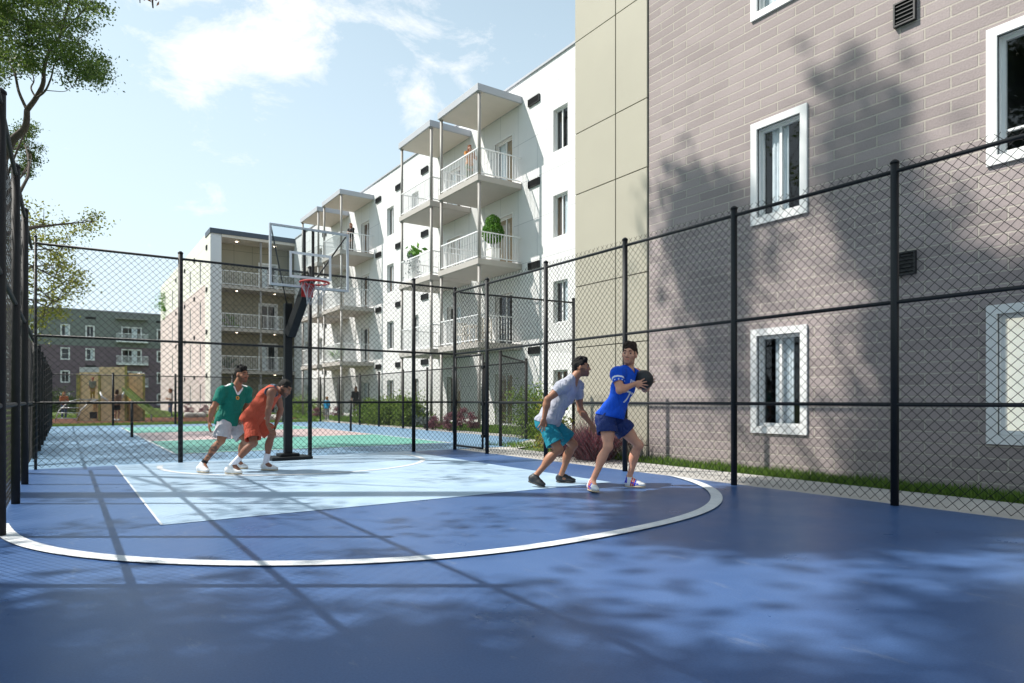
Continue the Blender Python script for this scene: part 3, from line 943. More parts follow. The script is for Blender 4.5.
sq.box(q0, q0 + t_, BY - .012, BY - .009, w0, w1).box(q1 - t_, q1, BY - .012, BY - .009, w0, w1)
sq.box(q0 + t_, q1 - t_, BY - .012, BY - .009, w1 - t_, w1).box(q0 + t_, q1 - t_, BY - .012, BY - .009, w0, w0 + t_)
sq.build('target_square', M('target_white', (.72, .73, .76), .5, .03, 8), bbo)
sp_ = MB()
sp_.box(bcx - .105, bcx - .065, BY + .035, BY + .075, 3.0, bz1 - .01).box(bcx + .045, bcx + .085, BY + .035, BY + .075, 3.0, bz1 - .01)
sp_.box(bcx - .12, bcx + .10, BY + .076, BY + .2, 3.0, 3.26)
sp_.box(bx0 + .05, bx1 - .05, BY + .035, BY + .07, bz0 - .002, bz0 + .03)
sp_.build('backboard_bracket', m_hoopblk, hoop)
br = MB()
br.tube([(bx0 + .04, BY + .04, bz1 - .05), (hx - .03, hy - .05, 2.80)], .011, 8)
br.tube([(bx1 - .04, BY + .04, bz1 - .05), (bcx + .06, BY + .12, 3.1)], .014, 8)
br.build('brace', m_hoopblk, hoop)
rc = Vector((bcx - .06, BY - .43, 3.05)); rr_ = .232
rim = MB()
rim.tube([rc + Vector((rr_ * math.cos(a), rr_ * math.sin(a), 0)) for a in np.linspace(0, 2 * math.pi, 37)], .017, 8, cap=False)
rim.bar((rc.x - .07, rc.y + .18, 3.05), (rc.x - .07, BY - .013, 3.05), .035, .02).bar((rc.x + .07, rc.y + .18, 3.05), (rc.x + .07, BY - .013, 3.05), .035, .02)
rim.box(rc.x - .10, rc.x + .10, BY - .04, BY - .0125, 2.86, 3.09)
rim.add([(rc.x - .1, BY - .04, 3.03), (rc.x + .1, BY - .04, 3.03), (rc.x + .08, BY - .21, 3.03), (rc.x - .08, BY - .21, 3.03),
         (rc.x - .08, BY - .041, 2.88), (rc.x + .08, BY - .041, 2.88)], [(0, 1, 2, 3), (3, 2, 5, 4)])
rim.build('rim', m_orange, hoop, True)
net = MB()
lv = [(0, .226), (.08, .20), (.16, .165), (.24, .135), (.31, .125), (.36, .13)]
for s_ in (1, -1):
    for k in range(12):
        pts = []
        for i, (dz, r_) in enumerate(lv):
            a = 2 * math.pi * (k + s_ * i * .5) / 12
            pts.append(rc + Vector((r_ * math.cos(a), r_ * math.sin(a), -dz)))
        net.tube(pts, .0038, 5)
net.build('net', m_net, hoop)
# ------------------------------------------------------------------ trees and plants
m_bark = M('bark_brown', (.075, .055, .042), .9, .3, 9, bump=.6, bscale=25)
lf_dark = leafmat('leaf_dark_green', (.030, .060, .014), (.075, .115, .026), .35)
lf_yel = leafmat('leaf_yellow_green', (.13, .16, .025), (.31, .30, .055), .5)
lf_olive = leafmat('leaf_olive_green', (.045, .082, .015), (.14, .20, .04), .45)
lf_mid = leafmat('leaf_mid_green', (.10, .18, .028), (.26, .36, .07), .4)
lf_purple = leafmat('leaf_purple', (.16, .055, .075), (.36, .16, .19), .3)
lf_silver = leafmat('leaf_blue_grey', (.16, .20, .20), (.30, .34, .34), .2)
lf_plant = leafmat('leaf_fresh_green', (.05, .16, .02), (.16, .32, .05), .4)

def camp(u, v, d):
    """point seen at a measured direction, d metres along the view"""
    l = (u - 512) / F_PX * d
    return Vector((sy_ * d + cy_ * l, cy_ * d - sy_ * l, EYE - (v - HZ) / F_PX * d))

def leaf_mesh(name, cen, size, mat, parent, up=.4, ratio=.5, local=False):
    """one bent leaf per centre"""
    n = len(cen)
    cen = np.asarray(cen)
    a = rng.normal(size=(n, 3)); a[:, 2] -= .2; a /= np.linalg.norm(a, axis=1)[:, None]
    nn = rng.normal(size=(n, 3)); nn[:, 2] += up; 
    b = np.cross(a, nn); b /= np.linalg.norm(b, axis=1)[:, None] + 1e-9
    c = np.cross(a, b)
    s = size * rng.uniform(.65, 1.3, n)[:, None]
    v = np.stack([cen - a * s * .5, cen + b * s * ratio * .5 + c * s * .06, cen + a * s * .5, cen - b * s * ratio * .5 + c * s * .06], 1).reshape(-1, 3)
    f = np.arange(n * 4).reshape(n, 4)
    return arrmesh(name, v, f, mat, parent, local=local)

def clump_points(centers, n_each, spread):
    centers = np.asarray(centers, float)
    k = len(centers)
    ids = np.repeat(np.arange(k), n_each)
    sp = (spread * rng.uniform(.6, 1.3, k))[ids][:, None]
    p = rng.normal(size=(len(ids), 3)) * sp * np.array((1, 1, .62))
    return centers[ids] + p

def limb(mb, pts, r0, r1, n=8, wob=.0):
    pts = [Vector(p) for p in pts]
    # smooth the polyline
    out = []
    for i in range(len(pts) - 1):
        p0 = pts[max(i - 1, 0)]; p1 = pts[i]; p2 = pts[i + 1]; p3 = pts[min(i + 2, len(pts) - 1)]
        for k in range(4):
            t = k / 4
            out.append(.5 * ((2 * p1) + (p2 - p0) * t + (2 * p0 - 5 * p1 + 4 * p2 - p3) * t * t + (3 * p1 - p0 - 3 * p2 + p3) * t ** 3))
    out.append(pts[-1])
    if wob:
        out = [p + Vector(rng.normal(0, wob, 3)) if 0 < i < len(out) - 1 else p for i, p in enumerate(out)]
    rs = [r0 + (r1 - r0) * i / (len(out) - 1) for i in range(len(out))]
    mb.tube(out, rs, n)
    return out

def twigs(mb, p, targets, r=.012, wob=.05):
    for q in targets:
        q = Vector(q); m = (p + q) / 2 + Vector(rng.normal(0, .08, 3)) + Vector((0, 0, .08))
        limb(mb, [p, m, q], r, r * .3, 5)

# slim leaning tree behind the left fence (its fork and crown show above the fence)
t1 = thing('leaning_tree', 'slim leaning tree with dark forked trunk and open crown above the left fence', 'tree', (-2.9, 14.2, 0))
D = 14.5
tr = MB()
def tp(u, v, dd=0): return camp(u, v, D + dd)
base = Vector((-2.9, 14.2, -.05))
trunk = limb(tr, [base, base + Vector((.25, .25, 2.6)), tp(-6, 170), tp(12, 141), tp(25, 128), tp(27, 110)], .12, .058, 10)
main = limb(tr, [tp(27, 110), tp(36, 98), tp(43, 84), tp(44, 70), tp(49, 52), tp(60, 36), tp(66, 14), tp(76, -16)], .056, .016, 9)
brs = [([tp(27, 110), tp(19, 92, .3), tp(15, 74, .4), tp(9, 62, .6), tp(-4, 44, .8), tp(-16, 10, 1)], .05),
       ([tp(36, 98), tp(45, 91, -.2), tp(51, 78, -.4), tp(56, 62, -.6), tp(72, 54, -.8), tp(86, 46, -1)], .035),
       ([tp(36, 98), tp(31, 88, .2), tp(34, 80, .5), tp(30, 66, .8), tp(26, 40, 1)], .03),
       ([tp(44, 90), tp(54, 91, -.5), tp(66, 91, -.9), tp(76, 83, -1.1)], .016),
       ([tp(49, 52), tp(44, 30, .4), tp(38, 6, .8), tp(34, -20, 1)], .035),
       ([tp(52, 47), tp(68, 44, .5), tp(84, 36, .8), tp(100, 26, 1)], .022),
       ([tp(60, 36), tp(72, 22, -.4), tp(86, 8, -.8), tp(98, -8, -1)], .022),
       ([tp(15, 74, .4), tp(4, 78, .2), tp(-8, 66, 0)], .02),
       ([tp(12, 62), tp(24, 46, -.4), tp(28, 22, -.8), tp(20, -8, -1)], .02)]
ends = []
for pts, r0 in brs:
    ends += limb(tr, pts, r0 * .7, r0 * .2, 7)[4:]
ends += main[8:]
cl = []
regs = [((-30, 112, -40, 26), 150), ((50, 104, 24, 66), 34), ((-30, 34, 20, 72), 40), ((66, 100, 60, 80), 16), ((-20, 10, 66, 82), 8), ((24, 34, 60, 70), 6), ((30, 52, 20, 50), 8)]
for (u0, u1, v0, v1), n in regs:
    for i in range(n):
        u = rng.uniform(u0, u1); v = rng.uniform(v0, v1)
        if math.hypot((u - 100) / 14, (v - 70) / 16) < 0: continue
        if u > 92 + 14 * math.sin(v * .12): continue
        cl.append(tp(u, v, rng.uniform(-1.6, 1.6)))
for q in cl[::3]:
    p = min(ends, key=lambda e: (e - q).length)
    twigs(tr, p, [q], .010)
tr.build('trunk', m_bark, t1, True)
leaf_mesh('crown', clump_points(cl, 150, .15), .066, lf_olive, t1)

# small dark tree further back, just beside the trunk
def tree(name, label, cat, base, h, lean, crown, n_cl, n_leaf, leaf, spread, mat, group=None, trunk_r=.16, fork=.45, seed=1, pts=None):
    """crown: (centre, radii); clumps fill the crown unevenly, limbs run to them"""
    r = np.random.default_rng(seed)
    base = Vector(base)
    t = thing(name, label, cat, base, group)
    c = Vector(crown[0]); rad = crown[1]
    mb = MB()
    fk = base + Vector((lean[0] * fork, lean[1] * fork, h * fork))
    tip = Vector((c.x, c.y, c.z + rad[2] * .5))
    limb(mb, [base - Vector((0, 0, .1)), base.lerp(fk, .5) + Vector((.04, -.05, 0)), fk], trunk_r, trunk_r * .7, 12)
    limb(mb, [fk, fk.lerp(tip, .5) + Vector((r.normal(0, .25), r.normal(0, .25), 0)), tip], trunk_r * .66, trunk_r * .12, 9)
    if pts is None:
        pts = []
        while len(pts) < n_cl:
            q = r.uniform(-1, 1, 3)
            d = np.linalg.norm(q)
            if d > 1 or d < .35: continue
            pts.append(Vector((c.x + q[0] * rad[0], c.y + q[1] * rad[1], c.z + q[2] * rad[2])))
    nl = max(5, len(pts) // 9)
    mains = []
    for i in range(nl):
        q = pts[int(r.integers(len(pts)))]
        s = fk.lerp(tip, r.uniform(0, .6))
        mid = s.lerp(q, .5) + Vector((r.normal(0, .2), r.normal(0, .2), .25))
        mains += limb(mb, [s, mid, q], trunk_r * r.uniform(.25, .42), trunk_r * .06, 6)
    for q in pts:
        p = min(mains, key=lambda e: (e - q).length)
        if (p - q).length > .15:
            limb(mb, [p, p.lerp(q, .5) + Vector((0, 0, .06)), q], trunk_r * .11, trunk_r * .03, 4)
    mb.build('trunk', m_bark, t, True)
    leaf_mesh('crown', clump_points(pts, n_leaf, spread), leaf, mat, t)
    return t

tree('small_tree', 'small dark leafy tree whose crown peeks over the left fence below the leaning trunk', 'tree', (-1.9, 20.5, 0), 8.6, (.5, .3), (camp(22, 150, 19.5), (.42, .6, .9)), 22, 170, .07, .12, lf_olive, trunk_r=.09, fork=.6, seed=3)
# yellow-green tree reaching over the far court
yp = []
for (u0, u1, v0, v1, n) in ((26, 50, 205, 240, 10), (30, 74, 238, 262, 12), (60, 90, 222, 240, 7), (84, 102, 212, 224, 4), (28, 68, 262, 300, 20), (60, 84, 262, 282, 6), (26, 62, 300, 322, 16),
                            (64, 86, 276, 300, 7), (24, 48, 322, 345, 6), (-40, 30, 200, 345, 40), (46, 66, 252, 258, 3)):
    for i in range(n):
        yp.append(camp(rng.uniform(u0, u1), rng.uniform(v0, v1), 21 + rng.uniform(-1.6, 1.6)))
tree('yellow_green_tree', 'yellow green tree spreading over the fence at the left of the far court', 'tree', (-3.0, 18.8, 0), 6.5, (.3, .2), ((-1.9, 18.6, 6.0), (1.5, 1.4, 2.2)), 0, 46, .10, .20, lf_yel, trunk_r=.13, fork=.42, seed=5, pts=yp)

# tall trees standing outside the left fence: their shade lies over the court and the block wall
def fr_pt(d, l, z): return Vector((sy_ * d + cy_ * l, cy_ * d - sy_ * l, z))
sp = []
r_ = np.random.default_rng(11)
def shade_pts(box, n, hole=None):
    out = []
    while len(out) < n:
        d, l, z = (r_.uniform(*box[0]), r_.uniform(*box[1]), r_.uniform(*box[2]))
        if hole and hole(d, l, z): continue
        out.append(fr_pt(d, l, z))
    return out
# crown that shades the near court
zoff = lambda l: (-8 - l) * 1.15
def band(d0, d1, z0, z1, n):
    out = []
    for i in range(n):
        l = r_.uniform(-11.6, -9.4)
        out.append(fr_pt(r_.uniform(d0, d1), l, r_.uniform(z0, z1) + zoff(l)))
    return out
pA = band(-3.5, 3.3, 4.2, 10.0, 160) + band(2.2, 3.3, 11.9, 13.4, 16) + band(-3.0, 2.2, 10.0, 12.0, 24)
tree('plane_tree', 'broad leafy tree outside the left fence beside the camera', 'tree', fr_pt(.4, -10.8, 0), 11, (.2, .1), (fr_pt(.4, -10.6, 11), (2.5, 2.5, 3)), 0, 170, .22, .40, lf_dark, 'tall trees outside the left fence', .24, .4, 21, pts=pA)
# tall open crown that dapples the court and the wall
def holeB(d, l, z):
    return False
pB = band(4.9, 7.35, 10.6, 14.6, 56) + band(7.35, 8.2, 12.9, 14.6, 14) + band(5.8, 8.3, 14.6, 16.2, 30) + band(7.3, 8.35, 14.6, 18.0, 40) + band(8.4, 8.8, 17.8, 19.7, 11) + band(6.6, 8.0, 14.4, 17.4, 30) + band(10.3, 11.3, 14.3, 17.6, 14) + band(7.4, 9.0, 12.8, 15.0, 10)
tree('tall_tree', 'tall open crowned tree outside the left fence with a long bare trunk', 'tree', fr_pt(7.4, -11.0, 0), 20, (.2, .1), (fr_pt(7.6, -10.6, 17.5), (2.5, 2.5, 3)), 0, 130, .24, .34, lf_dark, 'tall trees outside the left fence', .27, .62, 22, pts=pB)
# light foliage over the middle of the court
pC = shade_pts(((4.0, 10.5), (-12.5, -8.6), (6.2, 10.5)), 15)
tree('young_tree', 'young thin crowned tree outside the left fence beyond the tall tree', 'tree', fr_pt(9.6, -11.4, 0), 9, (.2, .1), (fr_pt(8, -10, 9), (2.5, 2.5, 3)), 0, 60, .16, .30, lf_mid, 'tall trees outside the left fence', .13, .5, 23, pts=pC)

for i, (x, y, h) in enumerate(((-5.6, 20.5, 12), (-6.2, 27, 12), (-9, 34, 10), (-13, 33, 11), (-10, 44, 9), (-15, 12, 11), (-16, 2, 10))):
    tree('lawn_tree', ['leafy green tree leaning shade onto the left half of the far court', 'second leafy green tree shading the far court from the left',
                       'round green tree on the lawn left of the playground', 'broad green tree on the far lawn, well left of the playhouse', 'smaller green tree at the far left beyond the playground',
                       'green tree on the lawn well left of the blue court', 'green tree on the lawn level with the camera'][i], 'tree', (x, y, 0), h, (.2, .1), ((x, y, h * .66), (2.6, 2.6, h * .30)), 46, 110, .2, .5, (lf_mid, lf_dark)[i % 2],
         'trees on the left lawn', .2, .4, 40 + i)
tree('sapling', 'thin bright green sapling in front of the distant dark block', 'tree', camp(174, 400, 70) * 1.0 + Vector((0, 0, -1.08)), 10.5, (.1, .1), (camp(171, 306, 70), (1.2, 1.2, 1.5)), 22, 60, .2, .3, lf_plant, None, .07, .7, 50)

# hanging twig at the top of the picture belongs to a branch of the tall tree
hb = thing('hanging_twig', 'thin drooping twig with a few reddish leaves high over the court', 'branch', fr_pt(6.2, -7.5, 9))
mb = MB(); tip = camp(153, 8, 6.2)
limb(mb, [fr_pt(7.4, -11.0, 13.0), fr_pt(6.6, -7.2, 10.2), tip + Vector((-.4, .1, 1.2)), tip + Vector((-.06, 0, .35)), tip], .035, .006, 6)
limb(mb, [tip + Vector((-.06, 0, .35)), tip + Vector((-.10, .05, .12)), camp(140, 3, 6.2)], .008, .004, 5)
mb.build('twig', m_bark, hb, True)
leaf_mesh('leaves', clump_points([tip + Vector((-.03, 0, .10)), tip + Vector((-.07, 0, .25)), tip + Vector((-.15, .05, .4)), tip + Vector((-.3, .1, .8))], 14, .05), .07, leafmat('leaf_reddish', (.25, .07, .03), (.45, .22, .12), .4), hb)

# shrubs
def shrub(name, label, cat, c, rad, n, leaf, mat, group=None, seed=1, stems=9):
    r = np.random.default_rng(seed)
    c = Vector(c); t = thing(name, label, cat, c, group)
    lumps = []
    k = max(9, int(n / 120))
    while len(lumps) < k:
        q = r.uniform(-1, 1, 3); q[2] = abs(q[2])
        if np.linalg.norm(q) > 1 or np.linalg.norm(q) < .3: continue
        lumps.append((c.x + q[0] * rad[0] * .85, c.y + q[1] * rad[1] * .85, c.z + .08 + q[2] * rad[2] * .85))
    mb = MB()
    for i in range(stems):
        q = Vector(lumps[int(r.integers(k))])
        limb(mb, [c + Vector((r.normal(0, .05), r.normal(0, .05), -.03)), c.lerp(q, .5) + Vector((0, 0, .08)), q], .014, .005, 5)
    mb.build('stem', m_bark, t, True)
    p = clump_points(lumps, n // k, min(rad) * .26)
    p[:, 2] = np.maximum(p[:, 2], .02)
    leaf_mesh('foliage', p, leaf, mat, t)
    return t
def tuft(name, label, cat, c, h, w, n, mat, group=None, seed=1, width=.012, parts='blades', drop=.25, base=.08):
    """arching grass-like blades from one base"""
    r = np.random.default_rng(seed); c = np.array(c, float)
    t = thing(name, label, cat, Vector(c), group)
    V = []; Fc = []
    for i in range(n):
        a = r.uniform(0, 2 * math.pi); o = r.uniform(.05, 1) ** .7
        hh = h * r.uniform(.65, 1.05) * (1 - .35 * o); ww = w * o
        d = np.array((math.cos(a), math.sin(a), 0)); s = np.array((-d[1], d[0], 0)) * width * r.uniform(.7, 1.3)
        b = c + d * r.uniform(0, base)
        k0 = len(V) 
        for j, tt in enumerate((0, .35, .7, 1)):
            p = b + d * ww * tt ** 1.6 + np.array((0, 0, hh * (tt - drop * o * tt ** 3)))
            wd = (1, .9, .6, .1)[j]
            V += [p - s * wd, p + s * wd]
        for j in range(3):
            q = k0 + 2 * j; Fc.append((q, q + 1, q + 3, q + 2))
    arrmesh(parts, np.array(V), np.array(Fc), mat, t)
    return t

tuft('fountain_grass', 'large purple fountain grass clump behind the two players at the olive wall', 'ornamental grass', (8.0, 9.05, 0), .95, .85, 1500, lf_purple, None, 3, .008, base=.34, drop=.4)
tuft('fountain_grass', 'smaller purple grass clump left of the big one behind the grey shirted player', 'ornamental grass', (8.0, 9.95, 0), .7, .5, 500, lf_purple, None, 4, .008, base=.2, drop=.4)
shrub('leafy_shrub', 'yellow green leafy shrub behind the purple grass near the olive wall', 'shrub', (9.2, 11.9, 0), (.5, .5, 1.45), 1500, .085, lf_yel, 'courtyard shrubs', 6)
gl = [(525, 430, 19.0, .85, 1.9, 'tall green shrub against the white wall beside the gate'), (546, 431, 18.5, .7, 1.4, 'lower green shrub right of the tall shrub near the gate')]
for i, (u, v, d, rx, h, lab) in enumerate(gl):
    c = camp(u, HZ, d); c.z = 0
    shrub('green_shrub', lab, 'shrub', c, (rx, rx, h), 2600, .085, lf_mid, 'courtyard shrubs', 10 + i)
for i, (u, d, rx, h, lab) in enumerate(((375, 31, .85, 1.6, 'leftmost of the row of green bushes before the white block'), (389, 29.5, 1.3, 2.0, 'green bush second from the left in the row before the white block'),
                                        (404, 29, 1.2, 1.8, 'tall green bush in the middle of the row before the white block'), (411, 27.5, .6, 1.6, 'rightmost green bush of the row, beside the blue grey plant'),
                                        (306, 46, 2.0, 2.2, 'green bush at the foot of the deep balconies behind the hoop'), (240, 47, 1.8, 1.5, 'green bush before the shaded ground floor, left of the hoop pole'))):
    c = camp(u, HZ, d); c.z = 0
    shrub('green_bush', lab, 'shrub', c, (rx * 1.05, rx * 1.05, h * .66), 4200, .12, lf_mid, 'courtyard shrubs', 20 + i)
for i, (u, d, rx, h) in enumerate(((57, 60, 2.2, 1.9), (72, 61, 1.8, 1.6))):
    c = camp(u, HZ, d); c.z = 0
    shrub('dark_bush', ['dark green bush behind the climbing arch, the left one of two', 'dark green bush behind the climbing arch, nearer the playhouse'][i], 'shrub', c, (rx, rx, h), 1500, .2, lf_dark, 'dark bushes behind the playground', 90 + i)
c = camp(425, HZ, 25); c.z = 0
shrub('blue_grey_plant', 'small blue grey plant on the lawn beside the bush row', 'shrub', c, (.4, .4, .8), 500, .08, lf_silver, None, 31)
for i, (u, d, s, lab) in enumerate(((433.5, 24, 1.0, 'rounded purple shrub left of the gate, nearest a balcony column'), (449, 23, 1.0, 'rounded purple shrub seen just left of the gate post'), (461, 24.5, 1.15, 'taller purple shrub seen through the gate bay'),
                                    (472, 23.5, .9, 'small purple shrub seen through the gate beside the tan door'), (317, 40, 1.25, 'purple shrub beside the child in the blue shirt'), (336, 41, 1.15, 'purple shrub between the child and the standing person in black'),
                                    (346, 43, 1.0, 'small purple shrub left of the standing person in black'), (190, 46, 1.4, 'purple shrub before the pink wall, right of the parent at the playground'), (204, 45, 1.3, 'purple shrub before the cream wall behind the green shirted player'))):
    c = camp(u, HZ, d); c.z = 0
    shrub('purple_shrub', lab, 'shrub', c, (s * .27, s * .27, s * .74), 1000, .07, lf_purple, 'purple shrubs on the lawn', 60 + i)

# grass blades where it is seen close to
def grass(name, rects, n, h, mat, clumpy=.5):
    P = []
    tot = sum((x1 - x0) * (y1 - y0) for x0, x1, y0, y1 in rects)
    for x0, x1, y0, y1 in rects:
        k = int(n * (x1 - x0) * (y1 - y0) / tot)
        P.append(np.stack([rng.uniform(x0, x1, k), rng.uniform(y0, y1, k)], 1))
    P = np.concatenate(P); k = len(P)
    a = rng.uniform(0, 2 * math.pi, k); hh = h * rng.uniform(.5, 1.25, k) * (1 + clumpy * np.sin(P[:, 0] * 7) * np.sin(P[:, 1] * 5.3))
    w = h * .10
    b0 = np.stack([P[:, 0] - np.cos(a) * w, P[:, 1] - np.sin(a) * w, np.full(k, -.03)], 1)
    b1 = np.stack([P[:, 0] + np.cos(a) * w, P[:, 1] + np.sin(a) * w, np.full(k, -.03)], 1)
    le = rng.normal(0, .35, (k, 2)) * hh[:, None]
    tp_ = np.stack([P[:, 0] + le[:, 0], P[:, 1] + le[:, 1], hh], 1)
    V = np.stack([b0, b1, tp_], 1).reshape(-1, 3)
    o = arrmesh(name, V, np.arange(3 * k).reshape(k, 3), mat)
    o['kind'] = 'stuff'
    return o
lf_grass = leafmat('grass_blade', (.09, .18, .025), (.20, .31, .06), .5)
grass('grass', [(8.26, 8.78, 0, 10.5), (-1.6, -.63, 1, 13)], 26000, .10, lf_grass, .25)
grass('grass', [(11.6, 14.8, 13.5, 34), (-.6, 11, 32.65, 34.4), (-4, -.65, 13, 36), (8.4, 11.5, 12.2, 13.4)], 60000, .10, lf_grass, .2)
grass('grass', [(11.6, 14.8, 34, 50), (-8, 14, 46, 52)], 20000, .16, lf_grass, .2)

# ------------------------------------------------------------------ playground
m_ply = M('playhouse_wood', (.74, .56, .33), .65, .12, 3)
m_slide = M('slide_green', (.20, .27, .07), .4, .06, 4)
m_steel = M('galvanised_tube', (.55, .56, .57), .4, .05, 6, metal=.3)
play = thing('playhouse', 'wooden playhouse with climbing arch and green slide on the mulch', 'playground', (2.3, 39.2, 0))
Dp = 34.0
def pl(u, v, dd=0): return camp(u, v, Dp + dd)
def pg(u, dd=0):
    q = camp(u, HZ, Dp + dd); return q
# local frame of the playhouse: a along the picture, b away
A = Vector((cy_, -sy_, 0)); Bv = Vector((sy_, cy_, 0))
O0 = pg(78); O0.z = 0
def pbox(mb, a0, a1, b0, b1, z0, z1, mi=0):
    vs = [O0 + A * a + Bv * b + Vector((0, 0, z)) for z in (z0, z1) for a, b in ((a0, b0), (a1, b0), (a1, b1), (a0, b1))]
    mb.add(vs, [(3, 2, 1, 0), (4, 5, 6, 7), (0, 1, 5, 4), (1, 2, 6, 5), (2, 3, 7, 6), (3, 0, 4, 7)], mi)
    return mb
mb = MB()
for i in range(13):
    pbox(mb, -.52 + i * .13, -.40 + i * .13, .9, .98, -.02, 2.82)       # back panel planks
for i in range(8):
    pbox(mb, 1.18 + i * .165, 1.335 + i * .165, .0, .06, -.02, 2.80 - .01 * (i % 3))   # front screen planks
for i in range(5):
    pbox(mb, .02 + i * .15, .16 + i * .15, .02, .06, -.02, 1.02)
for i in range(5):
    pbox(mb, 2.10 + i * .16, 2.25 + i * .16, .9, .97, -.02, 2.5)
mb.build('plank_wall', m_ply, play)
pbox(MB(), -.05, 1.1, .061, .9, 1.06, 1.14).build('platform', M('platform_grey', (.42, .40, .38), .6, .05, 3), play)
pbox(MB(), 1.62, 2.4, .061, 1.0, .9, .98).build('platform', m_ply, play)
mb = MB()
for a, b in ((0, 0), (1.13, 0), (-.5, .88), (2.5, .0), (2.05, .9), (2.93, .9)):
    pbox(mb, a - .05, a + .05, b - .06, b + .0, -.05, 2.86 if a > 2.4 and b < .5 else 2.45)
mb.build('corner_post', M('post_olive', (.33, .30, .08), .6, .1, 3), play)
pbox(MB(), .1, 1.1, -.03, .0, 2.52, 2.78).build('beam', m_steel, play)
hole = pbox(MB(), .62, .98, -.02, .019, .12, .46).build('hatch', m_dark, play)
ld = MB()
for da in (-.75, .35):
    ld.tube([O0 + A * (da - .1) + Bv * -.5 + Vector((0, 0, .0)), O0 + A * (da + .05) + Bv * -.4 + Vector((0, 0, .55)), O0 + A * (da + .4) + Bv * -.2 + Vector((0, 0, .98)), O0 + A * (da + .85) + Vector((0, 0, 1.14))], .028, 8)
for q, z in ((-.06, .14), (.0, .42), (.14, .68), (.42, .92)):
    ld.tube([O0 + A * (-.75 + q) + Bv * -.45 + Vector((0, 0, z)), O0 + A * (.35 + q) + Bv * -.45 + Vector((0, 0, z))], .022, 8)
ld.build('climbing_arch', m_steel, play, True)
# curved white grab bars of the tunnel mouth
gb = MB()
for sgn in (-1, 1):
    gb.tube([O0 + A * (1.95 + sgn * .62) + Bv * -.3 + Vector((0, 0, 1.5)), O0 + A * (1.95 + sgn * .5) + Bv * -.32 + Vector((0, 0, 1.22)), O0 + A * (1.95 + sgn * .2) + Bv * -.3 + Vector((0, 0, 1.05))], [.03, .06, .06], 8)
gb.build('grab_bar', M('grab_bar_white', (.72, .72, .72), .5, .03, 4), play, True)
# slide
s0 = O0 + A * 2.45 + Bv * .0 + Vector((0, 0, 1.55)); s1 = O0 + A * 4.0 + Bv * -.35 + Vector((0, 0, .42)); s2 = O0 + A * 4.95 + Bv * -.5 + Vector((0, 0, .22))
sl = MB()
side = Bv
cs = [(-.27, .22), (-.24, .22), (-.22, .03), (.22, .03), (.24, .22), (.27, .22), (.27, -.03), (-.27, -.03)]
ring = []
for p in (s0, s0.lerp(s1, .5) + Vector((0, 0, -.03)), s1, s2):
    ring.append([p + side * a + Vector((0, 0, b)) for a, b in cs])
vs = [q for r_2 in ring for q in r_2]; fs = []
for i in range(3):
    for k in range(8):
        fs.append((i * 8 + k, i * 8 + (k + 1) % 8, (i + 1) * 8 + (k + 1) % 8, (i + 1) * 8 + k))
fs += [tuple(range(8)), tuple(range(24, 32))]
sl.add(vs, fs)
sl.build('slide', m_slide, play)
MB().tube([s1 + Vector((0, 0, -.45)), s1 + Vector((0, 0, -.02))], .04, 8).build('slide_support', m_steel, play, True)
# white gate-like climbing frame behind the slide
cf = thing('climbing_frame', 'white tube climbing frame standing behind the green slide', 'playground', camp(142, HZ, 37) - Vector((0, 0, EYE)))
mb = MB(); q0 = camp(137, HZ, 37); q1 = camp(144, HZ, 37)
for q in (q0, q1): mb.tube([Vector((q.x, q.y, 0)), Vector((q.x, q.y, 2.6))], .035, 8)
for z in (.5, 1.0, 1.5, 2.0, 2.58): mb.tube([Vector((q0.x, q0.y, z)), Vector((q1.x, q1.y, z))], .028, 8)
mb.build('tube_frame', m_steel, cf, True)
# low flower bed stones
for i, (u, d) in enumerate(((262, 35), (272, 35.4), (282, 35.2), (190, 41), (200, 41.5))):
    c = camp(u, HZ, d); c.z = 0
    t = thing('boulder', ['pale rounded boulder behind the orange player', 'pale boulder second in the flower bed behind the hoop pole', 'pale boulder right beside the hoop pole in the flower bed', 'pale boulder on the lawn before the pink wall', 'pale boulder on the lawn behind the green shirted player'][i], 'boulder', c, 'flower bed boulders')
    mb = MB().ball((c.x, c.y, .1), .35, 14, 9, (1.2, .8, .7))
    mb.v = [(x + .05 * math.sin(9 * y + i), y + .05 * math.sin(8 * z + x * 5), z + .04 * math.sin(7 * x + 3 * i)) for x, y, z in mb.v]
    mb.build('stone', M('pale_stone', (.45, .42, .38), .85, .2, 4), t, True)

# ------------------------------------------------------------------ things on the balconies
m_pot = M('planter_white', (.74, .73, .71), .55, .04, 4)
def planter(c, w, h, parent):
    mb = MB(); x, y, z = c
    mb.box(x - w, x + w, y - w, y + w, z, z + h)
    mb.box(x - w - .015, x + w + .015, y - w - .015, y + w + .015, z + h + .0005, z + h + .04)
    return mb.build('planter', m_pot, parent, bevel=.01)
t = thing('potted_tree', 'round clipped green tree in a white planter on the third balcony', 'potted plant', (13.25, 21.8, 6.44))
planter((13.85, 21.62, 6.442), .2, .52, t)
MB().tube([(13.85, 21.62, 7.0), (13.85, 21.62, 7.5)], .03, 8).build('stem', m_bark, t, True)
q = rng.normal(size=(3600, 3)); q /= np.linalg.norm(q, axis=1)[:, None]; q *= (rng.uniform(.55, 1.03, 3600) ** .5)[:, None]
q = np.concatenate([q[:2400] * np.array((.44, .44, .42)) + np.array((13.85, 21.62, 7.62)), q[2400:] * np.array((.30, .30, .30)) + np.array((13.85, 21.62, 8.02))])
leaf_mesh('foliage', q, .085, lf_plant, t)
t = thing('potted_plant', 'tall grey leaved plant with bright green top on the second stack balcony', 'potted plant', (13.2, 27.3, 6.44))
planter((13.2, 27.3, 6.442), .18, .35, t)
